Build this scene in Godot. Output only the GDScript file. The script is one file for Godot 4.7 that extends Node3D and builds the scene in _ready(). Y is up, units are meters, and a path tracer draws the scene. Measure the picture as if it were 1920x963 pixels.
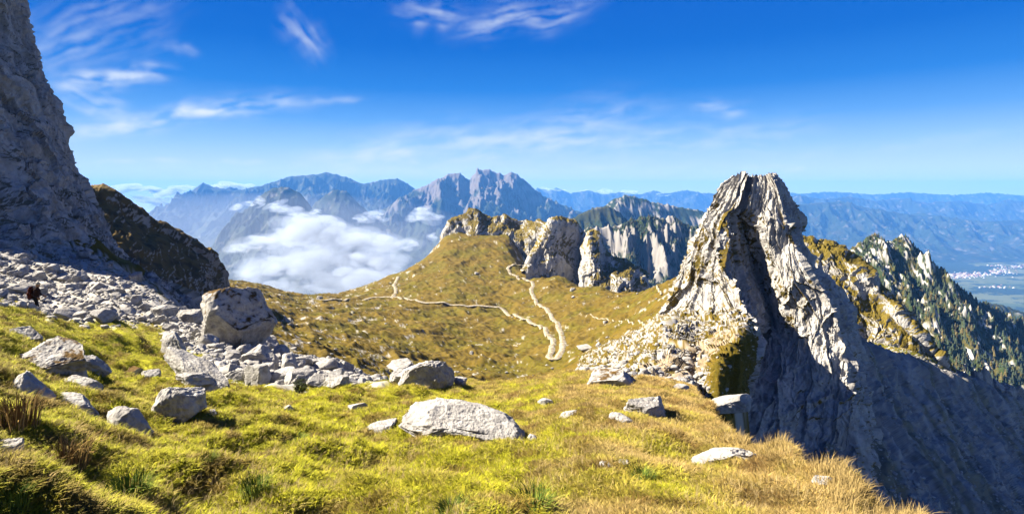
extends Node3D
# Alpine pass in autumn: a meadow with boulders, a limestone tower, a pasture with a hairpin road, far ranges over a sea of cloud.
# The eye is at the origin. Pixels of the 1920 x 963 photograph turn into points with P(px, py, distance).
const F := 1066.0
const HY := 358.0

var n5 := FastNoiseLite.new()
var n3 := FastNoiseLite.new()
var rdg := FastNoiseLite.new()
var cel := FastNoiseLite.new()
var plt := FastNoiseLite.new()
var crs := FastNoiseLite.new()
var rng := RandomNumberGenerator.new()
var taken := {}
var M := {}
var last := {}
var feet := []

func P(px: float, py: float, d: float) -> Vector3:
	return Vector3((px - 960.0) / F * d, -(py - HY) / F * d, -d)

func numbered(called: String) -> String:
	var n: int = taken.get(called, 0)
	taken[called] = n + 1
	return called if n == 0 else "%s_%03d" % [called, n]

func tag(o: Node, label: String, category: String, group := "", kind := "") -> void:
	if label: o.set_meta("label", label)
	if category: o.set_meta("category", category)
	if group: o.set_meta("group", group)
	if kind: o.set_meta("kind", kind)

func put(called: String, mesh: Mesh, m: Material, parent: Node = null) -> MeshInstance3D:
	var o := MeshInstance3D.new()
	o.name = numbered(called) if parent == null else called
	o.mesh = mesh
	if m: o.material_override = m
	(self if parent == null else parent).add_child(o, true)
	return o

func thing(called: String, at: Vector3, label: String, category: String, group := "") -> Node3D:
	var o := Node3D.new()
	o.name = numbered(called)
	add_child(o)
	o.position = at
	tag(o, label, category, group)
	return o

func sstep(a: float, b: float, x: float) -> float:
	var t := clampf((x - a) / (b - a), 0.0, 1.0)
	return t * t * (3.0 - 2.0 * t)

# ---------------------------------------------------------------- grids

func grid_normals(w: int, h: int, pos: PackedVector3Array, closed: bool) -> PackedVector3Array:
	var nor := PackedVector3Array()
	nor.resize(w * h)
	for j in h:
		var j0 := maxi(j - 1, 0) * w
		var j1 := mini(j + 1, h - 1) * w
		var row := j * w
		for i in w:
			var i0 := i - 1
			var i1 := i + 1
			if closed:
				if i0 < 0: i0 = w - 2
				if i1 >= w: i1 = 1
			else:
				i0 = maxi(i0, 0)
				i1 = mini(i1, w - 1)
			var n := (pos[j1 + i] - pos[j0 + i]).cross(pos[row + i1] - pos[row + i0])
			nor[row + i] = n.normalized() if n.length_squared() > 1e-18 else Vector3.UP
	return nor

# A grid of points as a mesh; normals point along cross(down the rows, along the row), turned over when flip is set.
func grid_mesh(w: int, h: int, pos: PackedVector3Array, nor: PackedVector3Array, col: PackedColorArray, flip: bool, faceted := false) -> ArrayMesh:
	var idx := PackedInt32Array()
	idx.resize((w - 1) * (h - 1) * 6)
	var k := 0
	for j in h - 1:
		for i in w - 1:
			var a := j * w + i
			var b := a + 1
			var c := a + w
			var e := c + 1
			if flip:
				idx[k] = a; idx[k + 1] = c; idx[k + 2] = b
				idx[k + 3] = b; idx[k + 4] = c; idx[k + 5] = e
			else:
				idx[k] = a; idx[k + 1] = b; idx[k + 2] = c
				idx[k + 3] = b; idx[k + 4] = e; idx[k + 5] = c
			k += 6
	if flip:
		for i in nor.size(): nor[i] = -nor[i]
	var arr := []
	arr.resize(Mesh.ARRAY_MAX)
	arr[Mesh.ARRAY_VERTEX] = pos
	if not faceted: arr[Mesh.ARRAY_NORMAL] = nor
	if col.size(): arr[Mesh.ARRAY_COLOR] = col
	arr[Mesh.ARRAY_INDEX] = idx
	var m := ArrayMesh.new()
	m.add_surface_from_arrays(Mesh.PRIMITIVE_TRIANGLES, arr)
	return m

func cr(a: Vector3, b: Vector3, c: Vector3, d: Vector3, t: float) -> Vector3:
	return b.cubic_interpolate(c, a, d, t)

# Control points as rows of [px, py, distance]; refined to about one vertex every STEP pixels. bend_u / bend_v: rounded or straight between the points.
func lattice(ctrl: Array, step: float, bend_u: bool, bend_v: bool, caps := []) -> Dictionary:
	var rows := ctrl.size()
	var cols: int = ctrl[0].size()
	var pts := []
	for r in rows:
		var line := PackedVector3Array()
		for q in ctrl[r]: line.append(P(q[0], q[1], q[2]))
		pts.append(line)
	var us := PackedFloat32Array()
	for c in cols - 1:
		var most := 0.0
		for r in rows: most = maxf(most, Vector2(ctrl[r][c + 1][0] - ctrl[r][c][0], ctrl[r][c + 1][1] - ctrl[r][c][1]).length())
		var n := maxi(2, ceili(most / step))
		if c < caps.size() and caps[c] > 0: n = mini(n, caps[c])
		for k in n: us.append(c + float(k) / n)
	us.append(cols - 1)
	var vs := PackedFloat32Array()
	for r in rows - 1:
		var most := 0.0
		for c in cols: most = maxf(most, Vector2(ctrl[r + 1][c][0] - ctrl[r][c][0], ctrl[r + 1][c][1] - ctrl[r][c][1]).length())
		var n := maxi(2, ceili(most / step))
		for k in n: vs.append(r + float(k) / n)
	vs.append(rows - 1)
	var w := us.size()
	var h := vs.size()
	var pos := PackedVector3Array()
	pos.resize(w * h)
	for j in h:
		var r := mini(int(vs[j]), rows - 2)
		var t := vs[j] - r
		var line := PackedVector3Array()
		for c in cols:
			if bend_v: line.append(cr(pts[maxi(r - 1, 0)][c], pts[r][c], pts[r + 1][c], pts[mini(r + 2, rows - 1)][c], t))
			else: line.append(pts[r][c].lerp(pts[r + 1][c], t))
		for i in w:
			var c := mini(int(us[i]), cols - 2)
			var s := us[i] - c
			if bend_u: pos[j * w + i] = cr(line[maxi(c - 1, 0)], line[c], line[c + 1], line[mini(c + 2, cols - 1)], s)
			else: pos[j * w + i] = line[c].lerp(line[c + 1], s)
	return {"w": w, "h": h, "pos": pos}

# Pushes a grid along its normals by push(point, normal) and colours it by paint(point, normal).
func carve(called: String, g: Dictionary, closed: bool, push: Callable, paint: Callable, mat: Material, flip: bool, parent: Node = null) -> MeshInstance3D:
	var w: int = g.w
	var h: int = g.h
	var pos: PackedVector3Array = g.pos
	var nor := grid_normals(w, h, pos, closed)
	var sgn := -1.0 if flip else 1.0
	var arc := PackedFloat32Array()
	arc.resize(w)
	var mid := int(h * 0.55) * w
	for i in range(1, w): arc[i] = arc[i - 1] + pos[mid + i].distance_to(pos[mid + i - 1])
	for i in pos.size():
		var n := nor[i] * sgn
		pos[i] += push.call(pos[i], n, arc[i % w])
	if closed:
		for j in h: pos[j * w + w - 1] = pos[j * w]
	nor = grid_normals(w, h, pos, closed)
	var col := PackedColorArray()
	col.resize(pos.size())
	for i in pos.size(): col[i] = paint.call(pos[i], nor[i] * sgn)
	last = {"pos": pos, "col": col, "w": w, "rows": h}
	return put(called, grid_mesh(w, h, pos, nor, col, flip, called == "rock_tower" or called == "cliff_wall" or called == "rock_crag" or called == "rock_shoulder"), mat, parent)

# ---------------------------------------------------------------- the lie of the land

const NA := 460
const ND := 520
const A0 := -1.6
const A1 := 1.35
const D0 := 0.5
const D1 := 1150.0
var TH := PackedFloat32Array()
var LN := log(D1 / D0)

const COLUMNS := [
	[-760, [[.5, -1.6], [4, -1.6], [10, -1.6], [20, -1.8], [40, -2], [80, 0], [130, 0], [1150, -50]]],
	[-200, [[.5, -1.6], [4, -2.0], [10, -2.4], [20, -3.2], [30, -4.2], [40, -5], [60, -4], [80, -1], [130, 0], [1150, -50]]],
	[0, [[.5, -1.65], [4, -2.3], [10, -3.1], [20, -4.6], [29, -5.6], [36, -8], [50, -9.6], [65, -9.2], [80, -7], [100, -4], [130, -5], [300, -40], [1150, -200]]],
	[100, [[.5, -1.65], [4, -2.4], [10, -3.5], [20, -5.4], [27, -6.2], [33, -7.6], [40, -9.4], [50, -11.0], [65, -10.5], [80, -9], [100, -8], [130, -15], [300, -45], [1150, -220]]],
	[200, [[.5, -1.7], [4, -2.55], [10, -3.9], [19, -6.1], [21.5, -7.3], [23, -6.5], [29.5, -6.55], [32, -8], [40, -9.6], [50, -10.8], [70, -10.5], [90, -10], [110, -14], [130, -22], [300, -50], [1150, -220]]],
	[262, [[.5, -1.7], [4, -2.6], [10, -4.05], [19, -6.3], [22, -7.5], [23.5, -6.8], [28.5, -6.9], [32, -8.8], [40, -10.0], [50, -11.2], [68, -11.5], [84, -11.5], [104, -15], [140, -27], [300, -52], [1150, -230]]],
	[300, [[.5, -1.7], [4, -2.65], [10, -4.1], [20, -6.5], [26, -7.7], [32, -9.0], [40, -10.3], [50, -11.5], [65, -12.4], [80, -13], [100, -17], [150, -32], [250, -52], [400, -70], [620, -85], [700, -110], [1150, -260]]],
	[400, [[.5, -1.7], [4, -2.7], [10, -4.25], [20, -6.8], [28, -8.7], [35, -10.1], [45, -11.6], [60, -14.5], [80, -20], [120, -34], [200, -52], [400, -76], [620, -93], [700, -112], [1150, -280]]],
	[470, [[.5, -1.7], [4, -2.75], [10, -4.35], [20, -6.95], [26, -8.6], [38, -11.3], [48, -13.3], [60, -16.5], [80, -23], [120, -36], [165, -44], [250, -57], [350, -71], [500, -88], [640, -103], [720, -125], [1150, -300]]],
	[560, [[.5, -1.7], [4, -2.75], [10, -4.4], [20, -7.0], [27, -9], [34, -10.8], [44, -13], [56, -16.5], [75, -24], [120, -38], [200, -55], [300, -74], [400, -87], [520, -101], [640, -116], [710, -140], [1150, -330]]],
	[640, [[.5, -1.7], [4, -2.77], [10, -4.4], [20, -7.0], [26, -8.8], [34, -11.2], [42, -13], [55, -16.5], [70, -22.5], [110, -38], [180, -55], [250, -70], [350, -86], [480, -100], [600, -114], [700, -124], [780, -145], [1150, -330]]],
	[740, [[.5, -1.7], [4, -2.78], [10, -4.4], [20, -7], [27, -9.1], [36, -12.6], [55, -20], [80, -31], [150, -54], [260, -78.5], [330, -90], [430, -101.6], [520, -108], [600, -112.6], [680, -109.7], [760, -107], [830, -128], [1150, -320]]],
	[840, [[.5, -1.7], [4, -2.78], [10, -4.4], [20, -7], [27, -9.2], [33, -12], [60, -25], [100, -42], [180, -68], [280, -90], [340, -99.5], [430, -105.7], [520, -108], [600, -105], [700, -96.5], [800, -78], [850, -66], [880, -58], [920, -70], [1150, -270]]],
	[960, [[.5, -1.7], [4, -2.78], [10, -4.4], [20, -7], [26, -8.75], [32, -12], [60, -27], [100, -46], [180, -73], [290, -96], [350, -104], [430, -109.7], [520, -113], [600, -108], [700, -98.5], [800, -80], [850, -62], [880, -52], [920, -70], [1150, -290]]],
	[1050, [[.5, -1.7], [4, -2.75], [10, -4.3], [20, -6.75], [28, -8.9], [35, -12], [60, -24], [100, -42], [180, -66], [290, -91], [340, -95], [420, -99], [500, -99.4], [580, -93.6], [640, -92], [690, -98], [760, -150], [1150, -320]]],
	[1130, [[.5, -1.7], [4, -2.7], [10, -4.2], [20, -6.6], [30, -9.3], [38, -12.5], [50, -17], [70, -23.5], [100, -32], [150, -45], [250, -71], [330, -84], [420, -89], [500, -90], [560, -90], [600, -112], [700, -180], [1150, -340]]],
	[1200, [[.5, -1.7], [4, -2.7], [10, -4.2], [20, -6.6], [27, -8.9], [34, -11.5], [45, -15], [60, -19.8], [80, -25], [105, -30], [150, -39], [200, -50], [300, -68], [400, -77.7], [480, -83], [530, -105], [650, -190], [1150, -340]]],
	[1260, [[.5, -1.7], [4, -2.72], [10, -4.25], [20, -6.8], [25, -8.4], [32, -11.3], [45, -15.4], [60, -19.6], [75, -22], [95, -24], [120, -27], [200, -45], [300, -57], [400, -64.5], [450, -66], [500, -90], [650, -200], [1150, -340]]],
	[1310, [[.5, -1.7], [4, -2.75], [10, -4.35], [20, -7], [25, -8.7], [35, -12.5], [50, -17.3], [62, -20.5], [80, -22.5], [100, -26], [140, -40], [200, -50], [300, -58], [400, -64], [450, -66], [500, -90], [1150, -340]]],
	[1345, [[.5, -1.7], [4, -2.75], [10, -4.3], [14, -5.2], [16, -5.8], [18, -8], [25, -15], [40, -28], [62, -36], [72, -24.5], [90, -25.5], [112, -29], [140, -60], [400, -66], [450, -70], [500, -100], [1150, -340]]],
	[1375, [[.5, -1.7], [4, -2.75], [10, -4.25], [11.6, -4.7], [13, -8], [20, -20], [40, -38], [68, -50], [80, -30], [90, -25.8], [106, -28], [122, -45], [140, -70], [400, -90], [1150, -340]]],
	[1402, [[.5, -1.7], [5, -3.0], [8, -3.8], [9.3, -4.15], [10.5, -6], [15, -16], [30, -40], [60, -60], [84, -60], [94, -34], [102, -31], [112, -45], [140, -80], [400, -120], [1150, -340]]],
	[1425, [[.5, -1.7], [5, -3.0], [8, -3.75], [9.1, -4.1], [10.3, -6], [15, -17], [30, -41], [60, -61], [140, -82], [400, -125], [1150, -340]]],
	[1480, [[.5, -1.7], [5, -2.95], [8.0, -3.65], [8.8, -3.9], [10, -6], [15, -18], [30, -42], [60, -62], [140, -85], [400, -150], [1150, -340]]],
	[1600, [[.5, -1.7], [4, -2.7], [6.8, -3.4], [8, -5.5], [13, -18], [30, -45], [60, -64], [140, -90], [400, -160], [1150, -340]]],
	[1740, [[.5, -1.65], [3, -2.3], [5.4, -3.05], [6.5, -5], [12, -20], [30, -48], [60, -66], [140, -100], [400, -200], [1150, -380]]],
	[1920, [[.5, -1.6], [3, -2.2], [4.2, -2.8], [5.5, -5], [11, -20], [30, -50], [60, -68], [140, -110], [400, -240], [1150, -420]]],
	[2500, [[.5, -1.6], [3, -2.2], [4.2, -2.8], [5.5, -5], [11, -20], [30, -50], [60, -68], [140, -110], [400, -240], [1150, -420]]],
]

func lay_land() -> void:
	var prof := []
	for c in COLUMNS:
		var line := PackedFloat32Array()
		line.resize(ND)
		var k := 0
		var kn: Array = c[1]
		for j in ND:
			var d := D0 * exp(LN * j / (ND - 1))
			while k < kn.size() - 2 and d > kn[k + 1][0]: k += 1
			line[j] = lerpf(kn[k][1], kn[k + 1][1], clampf((d - kn[k][0]) / (kn[k + 1][0] - kn[k][0]), 0, 1))
		for pass_ in 6:
			var old := line.duplicate()
			for j in range(1, ND - 1): line[j] = 0.25 * old[j - 1] + 0.5 * old[j] + 0.25 * old[j + 1]
		prof.append(line)
	TH.resize(NA * ND)
	var q := 0
	for i in NA:
		var px := 960.0 + F * (A0 + (A1 - A0) * i / (NA - 1))
		while q < COLUMNS.size() - 2 and px > COLUMNS[q + 1][0]: q += 1
		var t := clampf((px - COLUMNS[q][0]) / float(COLUMNS[q + 1][0] - COLUMNS[q][0]), 0, 1)
		for j in ND: TH[i * ND + j] = lerpf(prof[q][j], prof[q + 1][j], t)
	for pass_ in 3:
		var old := TH.duplicate()
		for i in range(1, NA - 1):
			for j in ND: TH[i * ND + j] = 0.25 * old[(i - 1) * ND + j] + 0.5 * old[i * ND + j] + 0.25 * old[(i + 1) * ND + j]

func land0(x: float, z: float) -> float:
	var d := maxf(-z, D0)
	var u := clampf((x / d - A0) / (A1 - A0), 0, 0.99999) * (NA - 1)
	var v := clampf(log(d / D0) / LN, 0, 0.99999) * (ND - 1)
	var i := int(u)
	var j := int(v)
	var s := u - i
	var t := v - j
	var k := i * ND + j
	return lerpf(lerpf(TH[k], TH[k + 1], t), lerpf(TH[k + ND], TH[k + ND + 1], t), s)

# Height of the land under (x, z), with its hummocks.
func land(x: float, z: float) -> float:
	var d := -z
	var h := land0(x, z)
	var near := 1.0 - sstep(40.0, 110.0, d)
	if near > 0.0:
		var left := 1.0 - sstep(-4.0, 2.0, x)
		h += near * ((0.16 + 0.14 * left) * n3.get_noise_2d(x * 0.32, z * 0.32) + (0.05 + 0.06 * left) * n5.get_noise_2d(x * 1.1 + 40.0, z * 1.1))
	if near < 1.0:
		var k := 1.0 - near
		h += k * (3.2 * n5.get_noise_2d(x * 0.013, z * 0.013) + 2.6 * (rdg.get_noise_2d(x * 0.02 + 9.0, z * 0.03) - 0.3) + 0.5 * n3.get_noise_2d(x * 0.12, z * 0.12) + 0.3 * n5.get_noise_2d(x * 0.3, z * 0.3))
	if x > 6.0 and d > 48.0 and d < 120.0:
		h += 0.5 * sstep(48.0, 60.0, d) * (1.0 - sstep(105.0, 120.0, d)) * (n5.get_noise_2d(x * 0.5, z * 0.5) + plt.get_noise_2d(x * 0.45, z * 0.45) * 0.6)
	return h

# The point where the sight line through a pixel meets the land.
func hit(px: float, py: float, from := 2.5, to := 1000.0) -> Vector3:
	var a := (px - 960.0) / F
	var t := -(py - HY) / F
	var d := from
	var last := from
	while d < to:
		if land(a * d, -d) > t * d: break
		last = d
		d *= 1.012
	for k in 10:
		var m := 0.5 * (last + d)
		if land(a * m, -m) > t * m: d = m
		else: last = m
	return Vector3(a * d, land(a * d, -d), -d)

# ---------------------------------------------------------------- colours

func mixc(a: Color, b: Color, t: float) -> Color:
	return a.lerp(b, clampf(t, 0, 1))

var LIME := Color(0.40, 0.39, 0.02)
var OLIVE := Color(0.21, 0.18, 0.018)
var GOLD := Color(0.42, 0.295, 0.09)
var HEATH := Color(0.16, 0.085, 0.03)
var STRAW := Color(0.42, 0.31, 0.12)
var STONE := Color(0.57, 0.55, 0.515)

func meadow_color(x: float, z: float) -> Color:
	var d := -z
	var a := x / d
	var n := n5.get_noise_2d(x * 0.35 + 7.0, z * 0.35)
	var m := n5.get_noise_2d(x * 1.4 - 31.0, z * 1.4 + 5.0)
	var dry := sstep(-0.15, 0.42, a + 0.35 * n + 0.012 * (d - 14.0) * sstep(-0.4, 0.0, a))
	var c := LIME.lerp(GOLD, dry)
	c = c.lerp(OLIVE, sstep(0.05, 0.4, m) * 0.5 * (0.45 + 0.55 * sstep(-0.5, 0.0, a)))
	c = c.lerp(LIME, 0.8 * sstep(-0.88, -0.83, a + 0.06 * n) * sstep(-0.58, -0.63, a + 0.06 * n) * sstep(21.5, 23.0, d + 2.0 * n) * sstep(33.0, 30.0, d))
	c = c.lerp(HEATH, sstep(0.18, 0.45, n5.get_noise_2d(x * 0.8 + 90.0, z * 0.8 - 60.0) + 0.04 * sstep(-0.4, -0.8, a) + 0.08 * dry) * 0.7)
	c = c.lerp(STRAW, sstep(0.2, 0.5, n5.get_noise_2d(x * 0.6 - 70.0, z * 0.6)) * 0.5 * (0.4 + dry))
	return c

func pasture_color(p: Vector3, n: Vector3) -> Color:
	var g := n5.get_noise_2d(p.x * 0.02, p.z * 0.02)
	var f := n5.get_noise_2d(p.x * 0.15 + 50.0, p.z * 0.15)
	var c := Color(0.168, 0.116, 0.018).lerp(Color(0.142, 0.118, 0.012), sstep(-0.2, 0.35, g))
	c = c.lerp(Color(0.095, 0.062, 0.010), sstep(0.1, 0.45, f) * 0.55)
	c = c.lerp(Color(0.14, 0.098, 0.02), sstep(0.1, 0.5, -f) * 0.6)
	# bare limestone: stony bands on the left of the bowl, scattered elsewhere
	var a := p.x / -p.z
	var stony := n5.get_noise_2d(p.x * 0.045 + 13.0, p.z * 0.03 - 8.0) + 0.24 * sstep(-0.12, -0.28, a) - 0.68 + 0.5 * sstep(0.80, 0.62, n.y)
	stony += 0.35 * n5.get_noise_2d(p.x * 0.5, p.z * 0.5)
	c = c.lerp(Color(0.40, 0.38, 0.34), sstep(0.0, 0.12, stony))
	return c

func rock_color(p: Vector3, s: float) -> Color:
	var g := n5.get_noise_3d(p.x * 0.9 * s, p.y * 0.25 * s, p.z * 0.9 * s)
	var f := n5.get_noise_3d(p.x * 3.0 * s + 20.0, p.y * 2.0 * s, p.z * 3.0 * s)
	var c := STONE.lerp(Color(0.40, 0.38, 0.35), sstep(-0.1, 0.45, g))
	c = c.lerp(Color(0.64, 0.62, 0.58), sstep(0.1, 0.5, -g))
	return c.lerp(Color(0.28, 0.265, 0.25), sstep(0.22, 0.5, f) * 0.5)

# ---------------------------------------------------------------- mountains

func crest_at(crest: Array, px: float) -> float:
	for k in crest.size() - 1:
		if px <= crest[k + 1][0]:
			var t := clampf((px - crest[k][0]) / float(crest[k + 1][0] - crest[k][0]), 0, 1)
			return lerpf(crest[k][1], crest[k + 1][1], t)
	return crest[-1][1]

# A range: its crest line in pixels at distance d; it falls to BASE over FRONT metres towards the eye and BACK metres away.
func mountain(called: String, label: String, crest: Array, d: float, front: float, back: float, base: float, step: float, spur: float, wave: float, jag: float, paint: Callable, rows := 70, power := 1.15) -> MeshInstance3D:
	var w := maxi(8, ceili((crest[-1][0] - crest[0][0]) / step)) + 1
	var nb := 14
	var h := rows + nb + 1
	var pos := PackedVector3Array()
	pos.resize(w * h)
	for i in w:
		var px: float = lerpf(crest[0][0], crest[-1][0], float(i) / (w - 1))
		var x0 := (px - 960.0) / F * d
		var top := -(crest_at(crest, px) - HY) / F * d
		top += jag * (0.7 * rdg.get_noise_2d(x0 / wave * 5.0, d) + 0.5 * n5.get_noise_2d(x0 / wave * 14.0, d * 0.7))
		for j in h:
			var s := -1.0 + float(j) / rows if j <= rows else float(j - rows) / nb
			var z := -(d + (s * front if s < 0 else s * back))
			var m := absf(s)
			var x := x0 * (1.0 + 0.0 * m) + wave * 0.35 * m * n3.get_noise_2d(x0 / wave, z / wave * 0.8)
			var f := pow(1.0 - m, power)
			var bulge := sstep(0.0, 0.12, m) * (1.0 - m)
			var r := rdg.get_noise_2d(x / wave + 3.0, z / wave * 0.45) - 0.25
			var y := base + (top - base) * f + bulge * spur * (r + 0.45 * n5.get_noise_2d(x / wave * 3.0, z / wave * 2.0) + 0.3 * (rdg.get_noise_2d(x / wave * 5.0, z / wave * 2.5) - 0.2) + 0.16 * (rdg.get_noise_2d(x / wave * 13.0, z / wave * 7.0) - 0.2) + 0.09 * (rdg.get_noise_2d(x / wave * 31.0, z / wave * 19.0) - 0.2))
			pos[j * w + i] = Vector3(x, y, z)
	var nor := grid_normals(w, h, pos, false)
	var flip := nor[(rows / 2) * w + w / 2].y < 0.0
	var col := PackedColorArray()
	col.resize(pos.size())
	for i in pos.size(): col[i] = paint.call(pos[i], -nor[i] if flip else nor[i])
	var o := put(called, grid_mesh(w, h, pos, nor, col, flip), M.land)
	tag(o, label, "", "", "structure")
	last = {"pos": pos, "nor": nor, "col": col, "w": w, "rows": rows}
	return o

# ---------------------------------------------------------------- sky

func make_sky(expo: float) -> Image:
	var W := 2560
	var H := 1280
	var data := PackedFloat32Array()
	data.resize(W * H * 3)
	var stops := [[0.0, Color(0.85, 0.93, 0.99)], [2.0, Color(0.66, 0.83, 0.98)], [4.5, Color(0.36, 0.62, 0.95)], [7.0, Color(0.13, 0.40, 0.90)], [10.0, Color(0.02, 0.235, 0.78)], [14.0, Color(0.0, 0.15, 0.66)], [20.0, Color(0.0, 0.115, 0.6)], [35.0, Color(0.0, 0.075, 0.46)], [90.0, Color(0.0, 0.05, 0.36)]]
	# wisps seen in the photograph: px, py, half length, half width, tilt in degrees, strength
	var wisps := [[200, 145, 110, 20, -4, .75], [330, 218, 230, 19, -7, .85], [170, 190, 70, 26, 15, .45], [980, 32, 130, 26, -10, .5], [800, 22, 60, 26, 12, .38], [570, 62, 60, 24, 52, .35], [330, 88, 40, 10, 18, .3], [620, 190, 60, 7, -5, .3],
		[900, 270, 330, 42, -8, .42], [1180, 262, 330, 34, -4, .34], [700, 300, 160, 18, -2, .45], [440, 303, 60, 6, 0, .6], [250, 303, 100, 6, -2, .5], [1355, 202, 55, 14, 3, .3], [1490, 317, 22, 5, -4, .55], [1750, 342, 60, 6, 0, .4], [1700, 270, 260, 14, -5, .14], [130, 60, 190, 75, -20, .26], [640, 325, 420, 16, 0, .35], [1150, 322, 420, 14, -1, .3], [1650, 345, 300, 9, 0, .2]]
	var half := H / 2
	var zen: Color = stops[-1][1]
	for j in H:
		var el := 90.0 - (j + 0.5) * 180.0 / H
		var base: Color = stops[0][1]
		if el > 0.0:
			for k in stops.size() - 1:
				if el <= stops[k + 1][0]:
					base = stops[k][1].lerp(stops[k + 1][1], (el - stops[k][0]) / (stops[k + 1][0] - stops[k][0]))
					break
		var er := deg_to_rad(el)
		var te := tan(er)
		var ce := cos(er)
		for i in W:
			var o := (j * W + i) * 3
			var c := base
			if el > 0.0 and el < 62.0:
				var az := wrapf((float(i) + 0.5) / W * TAU, -PI, PI)
				var cloud := 0.0
				# thin cirrus on a flat deck, drawn out along the wind
				var k := 1.0 / (te + 0.14)
				var sx := sin(az) * k
				var sz := cos(az) * k
				if absf(az) < 0.85 and el < 23.0:
					var px := 960.0 + F * tan(az)
					var py := HY - F * te / cos(az)
					var fib := 0.0
					var sum := 0.0
					for q in wisps:
						var dx: float = px - q[0]
						var dy: float = py - q[1]
						if absf(dx) > q[2] * 1.5 + 60.0 or absf(dy) > q[2] * 0.6 + q[3] * 3.0: continue
						var ang := deg_to_rad(q[4])
						var lx := (dx * cos(ang) + dy * sin(ang)) / float(q[2])
						var ly := (dy * cos(ang) - dx * sin(ang)) / float(q[3])
						var env := ly + 0.5 * n3.get_noise_2d(lx * 1.1 + q[0], q[1])
						var e := exp(-1.3 * lx * lx * lx * lx - 1.3 * env * env)
						if e > 0.01:
							var gx: float = lx * q[2]
							var gy: float = ly * q[3]
							var wx := 26.0 * n3.get_noise_2d(gx * 0.006 + q[0], gy * 0.012)
							var st := n5.get_noise_2d((gx + wx) * 0.0055 + q[1], (gy + wx * 0.35) * 0.034 + q[0])
							var soft := n5.get_noise_2d(gx * 0.016 + 5.0, gy * 0.03 + q[0])
							sum += e * q[5] * clampf(0.52 + 0.95 * st + 0.3 * soft, 0.0, 1.25)
					cloud = sum
				else:
					var v := n5.get_noise_2d(sx * 1.1 + sz * 0.3, sz * 3.2)
					cloud = clampf((v - 0.05) * 1.2, 0, 0.6) * sstep(62.0, 40.0, el)
				cloud = clampf(cloud, 0, 0.95)
				c = base.lerp(Color(0.86, 0.93, 1.0), cloud)
			data[o] = c.r / expo
			data[o + 1] = c.g / expo
			data[o + 2] = c.b / expo
	return Image.create_from_data(W, H, false, Image.FORMAT_RGBF, data.to_byte_array())

# ---------------------------------------------------------------- materials

func noise_tex(freq: float, lo: Color, hi: Color, size := 512, sd := 1) -> NoiseTexture2D:
	var n := FastNoiseLite.new()
	n.seed = sd
	n.frequency = freq
	n.fractal_octaves = 5
	n.noise_type = FastNoiseLite.TYPE_SIMPLEX
	var t := NoiseTexture2D.new()
	t.width = size
	t.height = size
	t.seamless = true
	t.noise = n
	var g := Gradient.new()
	g.set_color(0, lo)
	g.set_color(1, hi)
	t.color_ramp = g
	return t

func make_materials() -> void:
	var m := StandardMaterial3D.new()
	m.vertex_color_use_as_albedo = true
	m.roughness = 0.95
	m.metallic_specular = 0.2
	m.albedo_color = Color(0.52, 0.52, 0.52).linear_to_srgb()
	M.land = m
	m = m.duplicate()
	m.uv1_triplanar = true
	m.uv1_world_triplanar = true
	m.uv1_scale = Vector3.ONE * 0.16
	m.albedo_texture = noise_tex(0.012, Color(0.82, 0.82, 0.83), Color(1, 1, 1), 512, 5)
	m.heightmap_enabled = true
	m.heightmap_texture = noise_tex(0.02, Color.BLACK, Color.WHITE, 512, 8)
	m.heightmap_scale = 12.0
	M.rock = m
	m = m.duplicate()
	m.uv1_scale = Vector3.ONE * 0.9
	m.heightmap_scale = 2.5
	M.boulder = m
	m = StandardMaterial3D.new()
	m.vertex_color_use_as_albedo = true
	m.roughness = 0.85
	m.metallic_specular = 0.25
	m.albedo_color = Color(0.62, 0.62, 0.62).linear_to_srgb()
	m.backlight_enabled = true
	m.backlight = Color(0.55, 0.55, 0.45)
	M.grass = m
	m = StandardMaterial3D.new()
	m.vertex_color_use_as_albedo = true
	m.roughness = 0.9
	m.albedo_color = Color(0.62, 0.62, 0.62).linear_to_srgb()
	M.wood = m

# ---------------------------------------------------------------- build

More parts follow.
